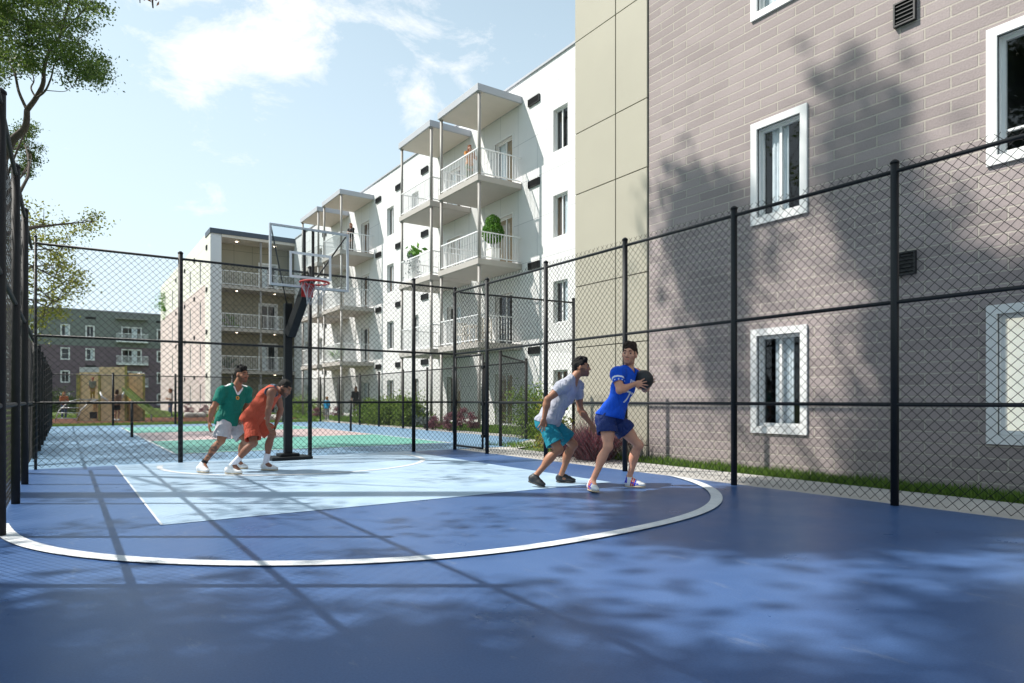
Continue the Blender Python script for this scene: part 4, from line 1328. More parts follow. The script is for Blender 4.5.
leaf_mesh('foliage', clump_points([(13.2, 27.3, 6.44 + z) for z in (.5, .7, .9, 1.1, 1.25)], 60, .16), .13, lf_silver, t)
leaf_mesh('top_leaves', clump_points([(13.2, 27.3, 7.95), (13.1, 27.0, 7.8), (13.2, 27.6, 7.75)], 18, .13), .28, lf_plant, t)
tuft('potted_palm', 'spiky green plant on the lower balcony of the far stack', 'potted plant', (13.2, 37.6, 3.3), 1.35, .95, 46, lf_plant, None, 8, .03, 'fronds', .35)
for i, (x, z) in enumerate(((10.3, 6.44), (10.2, 3.28))):
    shrub('balcony_shrub', ['leafy balcony plant on the middle deep balcony', 'dark leafy balcony plant on the lowest deep balcony'][i], 'potted plant', (x, FY + .6, z + .02), (.8, .35, 1.2), 700, .12, lf_mid if i == 0 else lf_dark, 'plants on the deep balconies', 80 + i)
# outdoor table and chairs on the first balcony
m_fur = M('patio_furniture_cream', (.66, .60, .52), .6, .04, 4)
def patio_chair(c, rz, label):
    t = thing('patio_chair', label, 'chair', c, 'patio chairs on the first balcony', rz)
    MB().box(-.24, .24, -.24, .24, .42, .46).build('seat', m_fur, t, local=True)
    b = MB()
    for i in range(6): b.box(-.24 + i * .088, -.20 + i * .088, .2, .235, .47, .90)
    b.box(-.24, .24, .199, .236, .901, .95)
    b.build('backrest', m_fur, t, local=True)
    for sx in (-.22, .22):
        for sy2 in (-.22, .22):
            MB().box(sx - .02, sx + .02, sy2 - .02, sy2 + .02, 0, .419).build('leg', m_fur, t, local=True)
patio_chair((13.5, 21.75, 3.283), R(180), 'cream patio chair nearest the rail on the first balcony')
patio_chair((13.4, 23.1, 3.283), R(0), 'cream patio chair at the far end of the first balcony')
t = thing('patio_table', 'small cream table between the chairs on the first balcony', 'table', (13.45, 22.45, 3.283))
MB().box(13.1, 13.8, 22.15, 22.75, 3.98, 4.02).build('tabletop', m_fur, t)
for sx in (13.14, 13.76):
    for sy2 in (22.19, 22.71): MB().box(sx - .02, sx + .02, sy2 - .02, sy2 + .02, 3.283, 3.979).build('leg', m_fur, t)
# ------------------------------------------------------------------ people: smooth-blended solids turned into one continuous skin
class SDF:
    def __init__(s, lo, hi, vox):
        s.lo = np.array(lo, float); s.vox = vox
        s.n = np.ceil((np.array(hi, float) - s.lo) / vox).astype(int) + 1
        s.g = np.full(s.n, .5, dtype=np.float32)
    def _sub(s, lo, hi):
        i0 = np.clip(((lo - s.lo) / s.vox).astype(int), 0, s.n - 1); i1 = np.clip(((hi - s.lo) / s.vox).astype(int) + 2, 1, s.n)
        ax = [(s.lo[k] + np.arange(i0[k], i1[k]) * s.vox).astype(np.float32) for k in range(3)]
        X, Y, Z = np.meshgrid(*ax, indexing='ij')
        return tuple(slice(i0[k], i1[k]) for k in range(3)), X, Y, Z
    @staticmethod
    def cone(X, Y, Z, a, b, ra, rb):
        d = b - a; L = float(d @ d) + 1e-12
        t = np.clip(((X - a[0]) * d[0] + (Y - a[1]) * d[1] + (Z - a[2]) * d[2]) / L, 0, 1)
        return np.sqrt((X - a[0] - t * d[0]) ** 2 + (Y - a[1] - t * d[1]) ** 2 + (Z - a[2] - t * d[2]) ** 2) - (ra + (rb - ra) * t)
    @staticmethod
    def ell(X, Y, Z, c, M_, r):
        x, y, z = X - c[0], Y - c[1], Z - c[2]
        u = (x * M_[0][0] + y * M_[0][1] + z * M_[0][2]) / r[0]
        v = (x * M_[1][0] + y * M_[1][1] + z * M_[1][2]) / r[1]
        w = (x * M_[2][0] + y * M_[2][1] + z * M_[2][2]) / r[2]
        k0 = np.sqrt(u * u + v * v + w * w); k1 = np.sqrt((u / r[0]) ** 2 + (v / r[1]) ** 2 + (w / r[2]) ** 2) + 1e-9
        return k0 * (k0 - 1) / k1
    def prim(s, pr, op='add'):
        kind = pr[0]; k = pr[-1]
        m = k + 3 * s.vox
        if kind == 'c':
            _, a, b, ra, rb, k = pr
            a = np.array(a, float); b = np.array(b, float); r = max(ra, rb) + m
            sl, X, Y, Z = s._sub(np.minimum(a, b) - r, np.maximum(a, b) + r)
            d = s.cone(X, Y, Z, a, b, ra, rb)
        else:
            _, c, M_, rd, k = pr
            c = np.array(c, float); r = max(rd) + m
            sl, X, Y, Z = s._sub(c - r, c + r)
            d = s.ell(X, Y, Z, c, M_, rd)
        g = s.g[sl]
        if op == 'add':
            if k > 1e-5:
                h = np.maximum(k - np.abs(g - d), 0) / k
                s.g[sl] = np.minimum(g, d) - h * h * k * .25
            else:
                s.g[sl] = np.minimum(g, d)
        else:
            if k > 1e-5:
                h = np.maximum(k - np.abs(g + d), 0) / k
                s.g[sl] = np.maximum(g, -d) + h * h * k * .25
            else:
                s.g[sl] = np.maximum(g, -d)
    def cut(s, p, n):
        ax = [(s.lo[k] + np.arange(s.n[k]) * s.vox).astype(np.float32) for k in range(3)]
        n = np.array(n, float); n /= np.linalg.norm(n)
        d = ((ax[0] - p[0]) * n[0])[:, None, None] + ((ax[1] - p[1]) * n[1])[None, :, None] + ((ax[2] - p[2]) * n[2])[None, None, :]
        s.g = np.maximum(s.g, d.astype(np.float32))
    def folds(s, amp, f, seed):
        r = np.random.default_rng(seed)
        ax = [(s.lo[k] + np.arange(s.n[k]) * s.vox).astype(np.float32) for k in range(3)]
        X, Y, Z = np.meshgrid(*ax, indexing='ij')
        w = np.zeros_like(X)
        for i in range(5):
            d = r.normal(size=3); d /= np.linalg.norm(d)
            w += np.sin((X * d[0] + Y * d[1] + Z * d[2]) * f * r.uniform(.6, 1.6) + r.uniform(0, 6) + 1.2 * np.sin((Y * d[0] - X * d[2] + Z * d[1]) * f * .55)) * .4
        s.g = s.g + amp * np.clip(w, -1.1, 1.1)
    def mesh(s):
        g = s.g; n = g.shape
        ins = g < 0
        c = [ins[a:n[0] - 1 + a, b:n[1] - 1 + b, d:n[2] - 1 + d] for a in (0, 1) for b in (0, 1) for d in (0, 1)]
        tot = sum(x.astype(np.int8) for x in c)
        act = (tot > 0) & (tot < 8)
        idx = np.argwhere(act)
        vid = np.full(act.shape, -1, dtype=np.int64); vid[act] = np.arange(len(idx))
        acc = np.zeros((len(idx), 3)); cnt = np.zeros(len(idx))
        offs = [(a, b, d) for a in (0, 1) for b in (0, 1) for d in (0, 1)]
        I, J, K = idx.T
        for i, o in enumerate(offs):
            for ax_ in range(3):
                if o[ax_]: continue
                p = list(o); p[ax_] = 1
                v0 = g[I + o[0], J + o[1], K + o[2]]; v1 = g[I + p[0], J + p[1], K + p[2]]
                x = (v0 < 0) != (v1 < 0)
                t = np.where(x, v0 / np.where(x, v0 - v1, 1), 0)
                q = np.tile(np.array(o, float), (len(idx), 1)); q[:, ax_] = t
                acc[x] += q[x]; cnt[x] += 1
        V = s.lo + (idx + acc / cnt[:, None]) * s.vox
        F = []
        for ax_ in range(3):
            sl0 = [slice(None)] * 3; sl1 = [slice(None)] * 3
            sl0[ax_] = slice(0, -1); sl1[ax_] = slice(1, None)
            a = ins[tuple(sl0)]; b = ins[tuple(sl1)]
            e = np.argwhere(a != b)
            u, w = [(1, 2), (2, 0), (0, 1)][ax_]
            ok = (e[:, u] > 0) & (e[:, w] > 0) & (e[:, u] < n[u] - 1) & (e[:, w] < n[w] - 1)
            e = e[ok]
            flip = a[tuple(e.T)]
            def at(du, dw):
                q = e.copy(); q[:, u] += du; q[:, w] += dw
                return vid[tuple(q.T)]
            quad = np.stack([at(-1, -1), at(0, -1), at(0, 0), at(-1, 0)], 1)
            quad[~flip] = quad[~flip][:, ::-1]
            F.append(quad)
        return V, np.concatenate(F)

def bounds(prims, pad):
    lo, hi = [], []
    for p in prims:
        if p[0] == 'c':
            r = max(p[3], p[4]); a, b = np.array(p[1]), np.array(p[2])
            lo.append(np.minimum(a, b) - r); hi.append(np.maximum(a, b) + r)
        else:
            r = max(p[3]); lo.append(np.array(p[1]) - r); hi.append(np.array(p[1]) + r)
    return np.min(lo, 0) - pad, np.max(hi, 0) + pad

def solid(name, prims, vox, mats, parent, carve=(), cuts=(), fold=None, classify=None, smooth=1):
    lo, hi = bounds(prims, .03)
    s = SDF(lo, hi, vox)
    for p in prims: s.prim(p)
    if fold: s.folds(*fold)
    for p in carve: s.prim(p, 'sub')
    for p, n in cuts: s.cut(p, n)
    V, Fc = s.mesh()
    mi = classify(V[Fc].mean(1)) if classify else None
    return arrmesh(name, V, Fc, mats, parent, True, mi, local=True)

def nrm_(v):
    v = np.array(v, float); return v / (np.linalg.norm(v) + 1e-12)
def frame(y, z):
    """rows: side x, front y, up z (orthonormal), z kept"""
    z = nrm_(z); y = np.array(y, float); y = nrm_(y - z * (y @ z)); x = np.cross(y, z)
    return np.array((x, y, z))

def skin(name, col, rough=.5):
    m = M(name, col, rough, .07, 14, spec=.4, bump=.04, bscale=70)
    p = m.node_tree.nodes['Principled BSDF']
    p.inputs['Subsurface Weight'].default_value = .12
    p.inputs['Subsurface Radius'].default_value = (.02, .008, .004)
    return m

def hand_prims(wr, d, palm, spread=.12, curl=.5, thumb=1, size=1.0, k=.006):
    """wr wrist, d along the hand, palm = direction the palm faces; thumb = +1/-1 side"""
    d = nrm_(d); palm = nrm_(np.array(palm) - d * (np.array(palm) @ d)); lat = np.cross(palm, d) * thumb
    wr = np.array(wr); P = []
    M_ = np.array((lat, palm, d))
    P.append(('e', wr + d * .045 * size, M_, (.041 * size, .017 * size, .052 * size), .012))
    for i, (lo_, L, a) in enumerate(((.030, .072, .9), (.011, .082, .3), (-.010, .076, -.3), (-.029, .060, -.95))):
        b = wr + d * (.084 - .006 * abs(i - 1)) * size + lat * lo_ * size
        dd = nrm_(d + lat * a * spread * 2.0)
        c1 = nrm_(dd + palm * curl * .45); c2 = nrm_(dd + palm * curl * 1.25)
        m = b + c1 * L * .52 * size; e = m + c2 * L * .48 * size
        P.append(('c', b - dd * .02 * size, b, .0095 * size, .0092 * size, k)); P.append(('c', b, m, .0092 * size, .0084 * size, .003)); P.append(('c', m, e, .0084 * size, .0068 * size, .003))
    b = wr + d * .022 * size + lat * .028 * size
    t1_ = nrm_(d * .75 + lat * .75 + palm * .25); t2_ = nrm_(d * .95 + lat * .25 + palm * .4 * (.5 + curl))
    m = b + t1_ * .042 * size
    P.append(('c', b, m, .0125 * size, .0105 * size, k)); P.append(('c', m, m + t2_ * .036 * size, .0105 * size, .008 * size, .003))
    return P

def person(label, loc, J, o, group=None):
    """J: joints in the person's frame (x right in the photo, y away, z up); o: looks"""
    t = thing('person', label, 'person', loc, group, -YAW)
    sc = o.get('scale', 1.0)
    vox = o.get('vox', .0065)
    J = {k: np.array(v, float) for k, v in J.items()}
    sk = o['skin']; w = o.get('build', 1.0)
    up = nrm_(J['neck'] - J['pelvis'])
    Ft = frame(o['chest'], up)                     # torso frame
    Fp = frame(o['hips'], nrm_(up + np.array((0, 0, .8))))
    pel, nk = J['pelvis'], J['neck']
    L = np.linalg.norm(nk - pel)
    def tp3(x, y, z): return pel + Ft[0] * x * sc + Ft[1] * y * sc + Ft[2] * z * L
    shl = {s: J['sh_' + s] for s in 'LR'}
    P = []; leg = {}; arm = {}
    torso = [('e', pel + Fp[2] * .0, Fp, (.155 * sc * w, .112 * sc * w, .115 * sc), .05),
             ('e', tp3(0, .0, .30), Ft, (.135 * sc * w, .098 * sc * w, .17 * sc), .06),
             ('e', tp3(0, .004, .60), Ft, (.158 * sc * w, .112 * sc * w, .17 * sc), .06),
             ('e', tp3(0, -.012, .83), Ft, (.135 * sc * w, .085 * sc * w, .10 * sc), .06)]
    for s in 'LR':
        torso.append(('c', tp3(0, -.015, .93), shl[s], .050 * sc, .056 * sc * w, .05))
        torso.append(('e', shl[s], Ft, (.060 * sc * w, .060 * sc * w, .066 * sc), .04))
        sgn = 1 if s == 'R' else -1
        sidev = nrm_(J['hip_' + s] - pel)
        torso.append(('e', J['hip_' + s] - Fp[1] * .055 * sc + Fp[2] * .01, Fp, (.085 * sc * w, .085 * sc * w, .095 * sc), .05))
    for s in 'LR':
        sh, el, wr = shl[s], J['el_' + s], J['wr_' + s]
        a = [('c', sh, el, .051 * sc * w, .038 * sc * w, .03)]
        a.append(('e', sh * .52 + el * .48 + 0, frame((0, -1, .2), el - sh), (.046 * sc * w, .048 * sc * w, .095 * sc), .03))
        f1 = el * .72 + wr * .28
        a += [('c', el, f1, .039 * sc * w, .042 * sc * w, .025), ('c', f1, wr, .042 * sc * w, .026 * sc, .03)]
        arm[s] = a
        P += a
        hd = o.get('hand_' + s)
        if hd: P += hand_prims(wr, hd['d'], hd['palm'], hd.get('spread', .12), hd.get('curl', .5), hd.get('thumb', 1), sc * hd.get('size', 1.0))
        hp, kn, an = J['hip_' + s], J['kn_' + s], J['an_' + s]
        toe = J['toe_' + s]
        l = [('c', hp, kn, .086 * sc * w, .052 * sc * w, .04)]
        tm = hp * .58 + kn * .42
        kd = nrm_(kn - hp); sd = nrm_(an - kn); fwd = nrm_(np.array((toe - an)[:2].tolist() + [0]))
        fk = nrm_(kd - sd + fwd * .3)                 # forward of the knee
        l.append(('e', tm + fk * .012 * sc, frame(fk, hp - kn), (.077 * sc * w, .080 * sc * w, .15 * sc), .03))
        l.append(('e', kn + fk * .012 * sc, frame(fk, hp - an), (.046 * sc, .046 * sc, .056 * sc), .025))
        l.append(('c', kn, an, .048 * sc * w, .034 * sc, .03))
        cm = kn * .68 + an * .32
        l.append(('e', cm - fk * .022 * sc, frame(fk, kn - an), (.050 * sc * w, .054 * sc * w, .115 * sc), .03))
        l.append(('c', an, an * .4 + toe * .6 - np.array((0, 0, .0)), .036 * sc, .03 * sc, .02))
        leg[s] = l
        P += l
    P += torso
    # head
    hc = J['head']; Fh = frame(o['face'], o.get('head_up', (0, 0, 1)))
    hs = sc * o.get('head', 1.0)
    def hp3(x, y, z): return hc + (Fh[0] * x + Fh[1] * y + Fh[2] * z) * hs
    def he(x, y, z, rx, ry, rz, k): return ('e', hp3(x, y, z), Fh, (rx * hs, ry * hs, rz * hs), k)
    P += [('c', tp3(0, -.01, .96), hp3(0, -.025, -.05), .058 * sc * w, .054 * hs, .035)]
    P += [he(0, -.018, .035, .074, .096, .083, .01), he(0, .02, -.02, .063, .072, .085, .03), he(0, .045, -.078, .042, .042, .030, .03),
          he(0, .074, -.098, .020, .018, .016, .02), ('c', hp3(0, .086, .016), hp3(0, .108, -.026), .0095 * hs, .0135 * hs, .012),
          he(.013, .094, -.032, .010, .010, .008, .008), he(-.013, .094, -.032, .010, .010, .008, .008),
          he(0, .078, .030, .048, .018, .011, .014), he(0, .090, -.056, .025, .011, .007, .006), he(0, .088, -.066, .022, .011, .007, .006),
          he(.045, .056, -.02, .020, .022, .018, .02), he(-.045, .056, -.02, .020, .022, .018, .02)]
    for sx in (-1, 1):
        P.append(he(sx * .075, -.006, -.008, .010, .022, .031, .008))
    carve = [he(sx * .031, .100, .006, .016, .016, .011, .012) for sx in (-1, 1)]
    beard = o.get('beard')
    def cls(c):
        q = (c - hc) @ Fh.T / hs
        mi = np.zeros(len(c), dtype=np.int32)
        inh = (np.abs(q[:, 0]) < .1) & (q[:, 1] > -.05) & (q[:, 2] < .02) & (q[:, 2] > -.13) & (q[:, 1] < .14)
        lips = inh & (np.abs(q[:, 0]) < .024) & (q[:, 2] < -.050) & (q[:, 2] > -.071) & (q[:, 1] > .085)
        if beard:
            jaw = inh & (q[:, 1] > -.005) & ((q[:, 2] < -.072 + .35 * np.maximum(0, np.abs(q[:, 0]) - .03)) | ((np.abs(q[:, 0]) > .052) & (q[:, 2] < -.01) & (q[:, 1] < .05)) |
                                            ((np.abs(q[:, 0]) < .032) & (q[:, 2] < -.040) & (q[:, 2] > -.051)) | ((np.abs(q[:, 0]) > .026) & (q[:, 2] < -.045)))
            mi[jaw] = 2
        mi[lips] = 1
        tt = o.get('tattoo')
        if tt is not None:
            kn, an = J['kn_' + tt], J['an_' + tt]
            d = an - kn; L2 = d @ d
            u = ((c - kn) @ d) / L2
            rr2 = np.linalg.norm(c - kn - u[:, None] * d, axis=1)
            pat = np.sin(u * 23) + np.sin(c[:, 0] * 90 + 2 * np.sin(c[:, 2] * 55)) + np.sin(c[:, 2] * 120 + c[:, 1] * 60)
            mi[(u > .12) & (u < .85) & (rr2 < .075) & (pat > .1)] = 3
        return mi
    sc_ = np.array(o['skin_col'])
    lipm = skin(o['skin'] + '_lips', tuple(sc_ * np.array((.92, .74, .72))))
    brdm = skin(o['skin'] + '_stubble', tuple(sc_ * (1 - (beard or 0)) + np.array((.02, .016, .014)) * (beard or 0)))
    inkm = skin(o['skin'] + '_ink', tuple(sc_ * .35 + np.array((.01, .014, .018))))
    solid('body', P, vox, [skin(o['skin'], o['skin_col']), lipm, brdm, inkm], t, carve, (), None, cls)
    # hair, brows
    hm = M(o['hair_name'], o['hair_col'], .75, .35, 60, bump=.9, bscale=160, spec=.3)
    hv = o.get('hair_vol', 1.0)
    H = [he(0, -.022, .040, .0795, .102, .088 + .006 * hv, .0)]
    if hv > 1:
        hr = np.random.default_rng(int(abs(loc[0]) * 100))
        for i in range(26):                                  # tousled tufts over the crown and along the fringe
            a = hr.uniform(-1, 1); b = hr.uniform(-.7, .62)
            x0, y0 = .055 * a, .075 * b
            z0 = .040 + .090 * math.sqrt(max(0, 1 - (x0 / .08) ** 2 - ((y0 + .022) / .104) ** 2))
            H.append(('c', hp3(x0, y0, z0), hp3(x0 + hr.normal(.012, .012), y0 + .022, z0 + hr.uniform(.0, .016)), .016 * hs, .007 * hs, .008))
    if hv > 1: H += [he(.008, .035, .094, .045, .042, .030, .03), he(-.012, .0, .106, .045, .055, .024, .03)]
    if o.get('long_hair'):
        H += [he(0, -.05, -.06, .075, .06, .12, .04), he(.05, -.02, -.08, .03, .05, .12, .03), he(-.05, -.02, -.08, .03, .05, .12, .03)]
    Hc = [he(0, .105, -.042, .073, .086, .108, .012), he(0, .02, -.115, .095, .10, .075, .01)] if not o.get('long_hair') else [he(0, .115, -.05, .075, .085, .115, .012)]
    Hc += [he(sx * .078, -.004, -.012, .014, .026, .036, .004) for sx in (-1, 1)] if not o.get('long_hair') else []
    solid('hair', H, max(vox * .9, .006), hm, t, Hc, [(hp3(0, 0, -.085), -Fh[2])] if not o.get('long_hair') else [], (.0052 * hv, 120, 5))
    if vox < .009:
        B = [('c', hp3(sx * .014, .0945, .030), hp3(sx * .046, .080, .033), .0064 * hs, .0050 * hs, 0) for sx in (-1, 1)]
        mbb = MB()
        for b in B: mbb.tube([b[1], (b[1] + b[2]) / 2 + Fh[2] * .003, b[2]], [b[3], b[3], b[4] * .7], 6)
        mbb.build('eyebrows', hm, t, True, local=True)
        for sx in (-1, 1):
            e = MB(); gz = nrm_(Fh[1] + Fh[0] * o.get('gaze', 0))
            c0 = hp3(sx * .031, .074, .007)
            e.ball(c0, .0118 * hs, 12, 8); n0 = len(e.f)
            e.ball(c0 + gz * .0055 * hs, .0084 * hs, 10, 6, mi=1)
            e.build('eye', [M('eye_white', (.24, .20, .18), .5, 0, spec=.2), M('eye_iris', (.012, .008, .006), .4, 0, spec=.3)], t, True, local=True)
    if beard and beard > .8:
        pass
    # shirt
    top = o['shirt']; off = top.get('off', .014)
    def infl(p, d):
        if p[0] == 'c': return ('c', p[1], p[2], p[3] + d, p[4] + d, p[5])
        return ('e', p[1], p[2], tuple(x + d for x in p[3]), p[4])
    SP = [infl(p, off * sc) for p in torso]
    hem = pel + Fp[2] * top.get('hem', -.06) * sc
    if top.get('drape'):
        SP.append(('c', tp3(0, -.035, .72), pel - Fp[1] * .030 * sc - Fp[2] * .02, .105 * sc, top['drape'] * sc, .06))
    SP.append(('e', pel + Ft[2] * .05 * sc, Ft, (.168 * sc * w + top.get('loose', .0), .128 * sc * w + top.get('loose', .0), .16 * sc), .05))
    cuts = [(hem, -Fp[2]), (tp3(0, 0, 1.06) + Ft[1] * .02, nrm_(Ft[2] * 1.0 + Ft[1] * .3))]
    carve = [('c', tp3(0, .02, .93), hp3(0, -.01, -.05), .062 * sc * w, .075 * sc, .01)]
    if top.get('vneck'):
        carve.append(('c', tp3(0, .09, .97), tp3(0, .13, .80), .045 * sc, .012 * sc, .01))
    sl = top.get('sleeve', .5)
    for s in 'LR':
        if sl > 0:
            sh, el = shl[s], J['el_' + s]
            e = sh + (el - sh) * sl
            SP.append(('c', sh, e, (.060 + off * .9) * sc * w, (.060 + off * .5) * sc * w, .03))
            SP.append(('c', e, e + nrm_(el - sh) * .03, (.060 + off * .5) * sc * w, (.060 + off * .5) * sc * w, .01))
            carve.append(('c', e + (el - sh) * .03, el, .048 * sc * w, .046 * sc * w, 0))
        else:
            d = nrm_(shl[s] - tp3(0, 0, .93))
            carve.append(('e', shl[s] + d * .045 - Ft[2] * .005, Ft, (.100 * sc * w, .095 * sc * w, .105 * sc), .008))
            carve.append(('c', shl[s], J['el_' + s], .055 * sc * w, .05 * sc * w, .005))
    for s in 'LR':
        if sl > 0:
            sh, el = shl[s], J['el_' + s]; e = sh + (el - sh) * (sl + .035)
    # sleeve ends are cut square with a carving ball row beyond the cuff
    for s in 'LR':
        if sl > 0:
            sh, el = shl[s], J['el_' + s]; d = nrm_(el - sh); e = sh + (el - sh) * sl
            far_ = e + d * .16
            carve.append(('c', e + d * .088, far_, .080 * sc, .080 * sc, .0))
    loc_f = dict(pel=pel, Ft=Ft, tp3=tp3, shl=shl, J=J, L=L, sc=sc, sl=sl)
    sm_ = solid('shirt', SP, o.get('cvox', vox), top['mats'], t, carve, cuts, (top.get('fold', .005), 30, top.get('seed', 3)),
                (lambda c: top['classify'](c, loc_f)) if top.get('classify') else None)
    # shorts or trousers
    bt = o['shorts']; fr_ = bt.get('len', .55); fl_ = bt.get('flare', .03)
    bottoms = [('e', pel + Fp[2] * .02 * sc, Fp, (.170 * sc * w, .128 * sc * w, .13 * sc), .04)]
    for s in 'LR': bottoms.append(('e', J['hip_' + s] - Fp[1] * .055 * sc + Fp[2] * .01, Fp, (.098 * sc * w, .098 * sc * w, .105 * sc), .05))
    bc = [(pel + Fp[2] * bt.get('waist', .085) * sc, Fp[2])]
    carve = []
    names = bt.get('name', 'shorts')
    for s in 'LR':
        hp, kn, an = J['hip_' + s], J['kn_' + s], J['an_' + s]
        if fr_ <= 1:
            e = hp + (kn - hp) * fr_
            d = nrm_(kn - hp)
            bottoms.append(('c', hp, e, .099 * sc * w, (.088 + fl_) * sc * w, .035))
            bottoms.append(('c', e, e + d * .05 * sc, (.088 + fl_) * sc * w, (.090 + fl_) * sc * w, .01))
            far_ = e + d * .28 * sc
            # square-ish leg opening
            carve.append(('c', e + d * .20 * sc, far_, .185 * sc, .15 * sc, .0)) if fr_ < .9 else carve.append(('c', e + d * .2 * sc, far_, .16 * sc, .15 * sc, 0))
            carve.append(('c', hp + (kn - hp) * (fr_ - .12), kn, (.074 + fl_ * .6) * sc * w, (.075 + fl_ * .6) * sc * w, 0))
        else:
            bottoms += [('c', hp, kn, .102 * sc * w, .075 * sc * w, .03), ('c', kn, an + (kn - an) * .05, .075 * sc * w, .062 * sc * w, .03)]
    solid(names, bottoms, o.get('cvox', vox), bt['mats'], t, carve, bc, (bt.get('fold', .005), 28, bt.get('seed', 9)), bt.get('classify'))
    # shoes and socks
    sho = o['shoe']
    for s in 'LR':
        an, toe = J['an_' + s], J['toe_' + s]
        f = nrm_((toe - an) * np.array((1, 1, 0)) if abs(toe[2] - an[2]) < .2 else (toe - an)); 
        heel = J.get('heel_' + s)
        if heel is None: heel = np.array((an[0], an[1], toe[2])) - f * .055 * sc
        ax = nrm_(toe - heel); upv = nrm_(np.cross(np.cross(ax, (0, 0, 1)), ax)); sd = np.cross(ax, upv)
        FL = np.linalg.norm(toe - heel)
        def q(a, h, l=0.0): return heel + ax * a * FL + upv * h * sc + sd * l * sc
        Fs = np.array((sd, ax, upv))
        U = [('e', q(.16, .052), Fs, (.037 * sc, .052 * sc, .048 * sc), .02), ('e', q(.45, .045), Fs, (.038 * sc, .08 * sc, .040 * sc), .03), ('e', q(.74, .034), Fs, (.044 * sc, .075 * sc, .030 * sc), .03),
             ('c', q(.2, .06), an * .75 + q(.22, .06) * .25, .040 * sc, .041 * sc, .02), ('c', q(.30, .078), q(.70, .050), .036 * sc, .030 * sc, .02), ('c', an * .9 + q(.2, .1) * .1, q(.45, .075), .040 * sc, .034 * sc, .02)]
        shc = sho.get('classify')
        so = solid('shoe', U, min(vox, .006), sho['mats'], t, (), [(q(0, .012), -upv), (an + upv * .034, upv)], None,
                   (lambda c, q0=heel, ax=ax, upv=upv, sd=sd, FL=FL: shc(((c - q0) @ ax) / FL, ((c - q0) @ upv) / sc, ((c - q0) @ sd) / sc)) if shc else None)
        SO = [('e', q(.20, .008), Fs, (.036 * sc, .058 * sc, .016 * sc), .01), ('c', q(.2, .008), q(.75, .008), .030 * sc, .036 * sc, .01), ('e', q(.72, .010), Fs, (.046 * sc, .082 * sc, .016 * sc), .02)]
        solid('sole', SO, min(vox, .006), sho['sole'], so, (), [(q(0, .017), upv), (q(0, -.0), -upv)])
        sk_ = o.get('sock')
        if sk_:
            e = an + (J['kn_' + s] - an) * sk_['h']
            solid('sock', [('c', an - (e - an) * .15, e, .041 * sc, .046 * sc, .0)], min(vox, .007), sk_['mat'], t, (), [(e, nrm_(e - an))], (.0018, 60, 4))
    return t

def joints(u0, d0, pts):
    """measured joints: (u, v, depth offset) -> person frame; origin on the ground at column u0, d0 metres away"""
    out = {}
    for k, (u, v, dy) in pts.items():
        d = d0 + dy
        out[k] = ((u - 512) / F_PX * d - (u0 - 512) / F_PX * d0, dy, EYE - (v - HZ) / F_PX * d)
    return out
def pbase(u0, d0):
    p = camp(u0, HZ, d0); p.z = 0
    return p

def cloth(n, c, r=.8):
    if n in MATS: return MATS[n]
    m = M(n, c, r, .07, 25, bump=.12, bscale=260, spec=.25)
    t = m.node_tree
    b0 = [x for x in t.nodes if x.type == 'BUMP'][0]
    co = [x for x in t.nodes if x.type == 'TEX_COORD'][0]
    mp = t.nodes.new('ShaderNodeMapping'); mp.inputs['Scale'].default_value = (1.0, 1.0, .55); mp.inputs['Rotation'].default_value = (.5, .6, .3)
    t.links.new(co.outputs['Object'], mp.inputs['Vector'])
    nz = t.nodes.new('ShaderNodeTexNoise'); nz.inputs['Scale'].default_value = 13; nz.inputs['Detail'].default_value = 1.5; nz.inputs['Distortion'].default_value = 1.6
    t.links.new(mp.outputs[0], nz.inputs['Vector'])
    b1 = t.nodes.new('ShaderNodeBump'); b1.inputs['Strength'].default_value = .75; b1.inputs['Distance'].default_value = .035
    t.links.new(nz.outputs[0], b1.inputs['Height']); t.links.new(b1.outputs[0], b0.inputs['Normal'])
    return m
m_jblue = cloth('jersey_royal_blue', (.008, .085, .58))
m_white_print = M('print_white', (.78, .78, .80), .7, .03, 20)
m_navysh = cloth('shorts_navy', (.012, .028, .13), .6)
m_greytee = cloth('tee_grey', (.36, .37, .43))
m_teal = cloth('shorts_teal', (.008, .18, .24), .7)
m_greenj = cloth('jersey_green', (.008, .16, .12))
m_lightsh = cloth('shorts_light_grey', (.50, .48, .50))
m_orangej = cloth('vest_orange', (.42, .070, .036))
m_oransh = cloth('shorts_orange', (.40, .062, .032))
m_trim = cloth('trim_slate', (.10, .13, .17))
m_shoew = M('shoe_white', (.70, .70, .70), .5, .05, 12)
m_shoeb = M('shoe_black', (.012, .012, .014), .5, .1, 12)
m_gum = M('sole_gum', (.50, .40, .27), .6, .05, 12)
m_soleb = M('sole_black', (.02, .02, .02), .6, .05, 12)
m_sockw = M('sock_white', (.68, .66, .72), .9, .05, 40)
m_sockb = M('sock_black', (.015, .015, .018), .9, .05, 40)
m_shred = M('stripe_red', (.65, .05, .02), .5, .03, 10)
m_shblu = M('stripe_blue', (.03, .04, .50), .5, .03, 10)

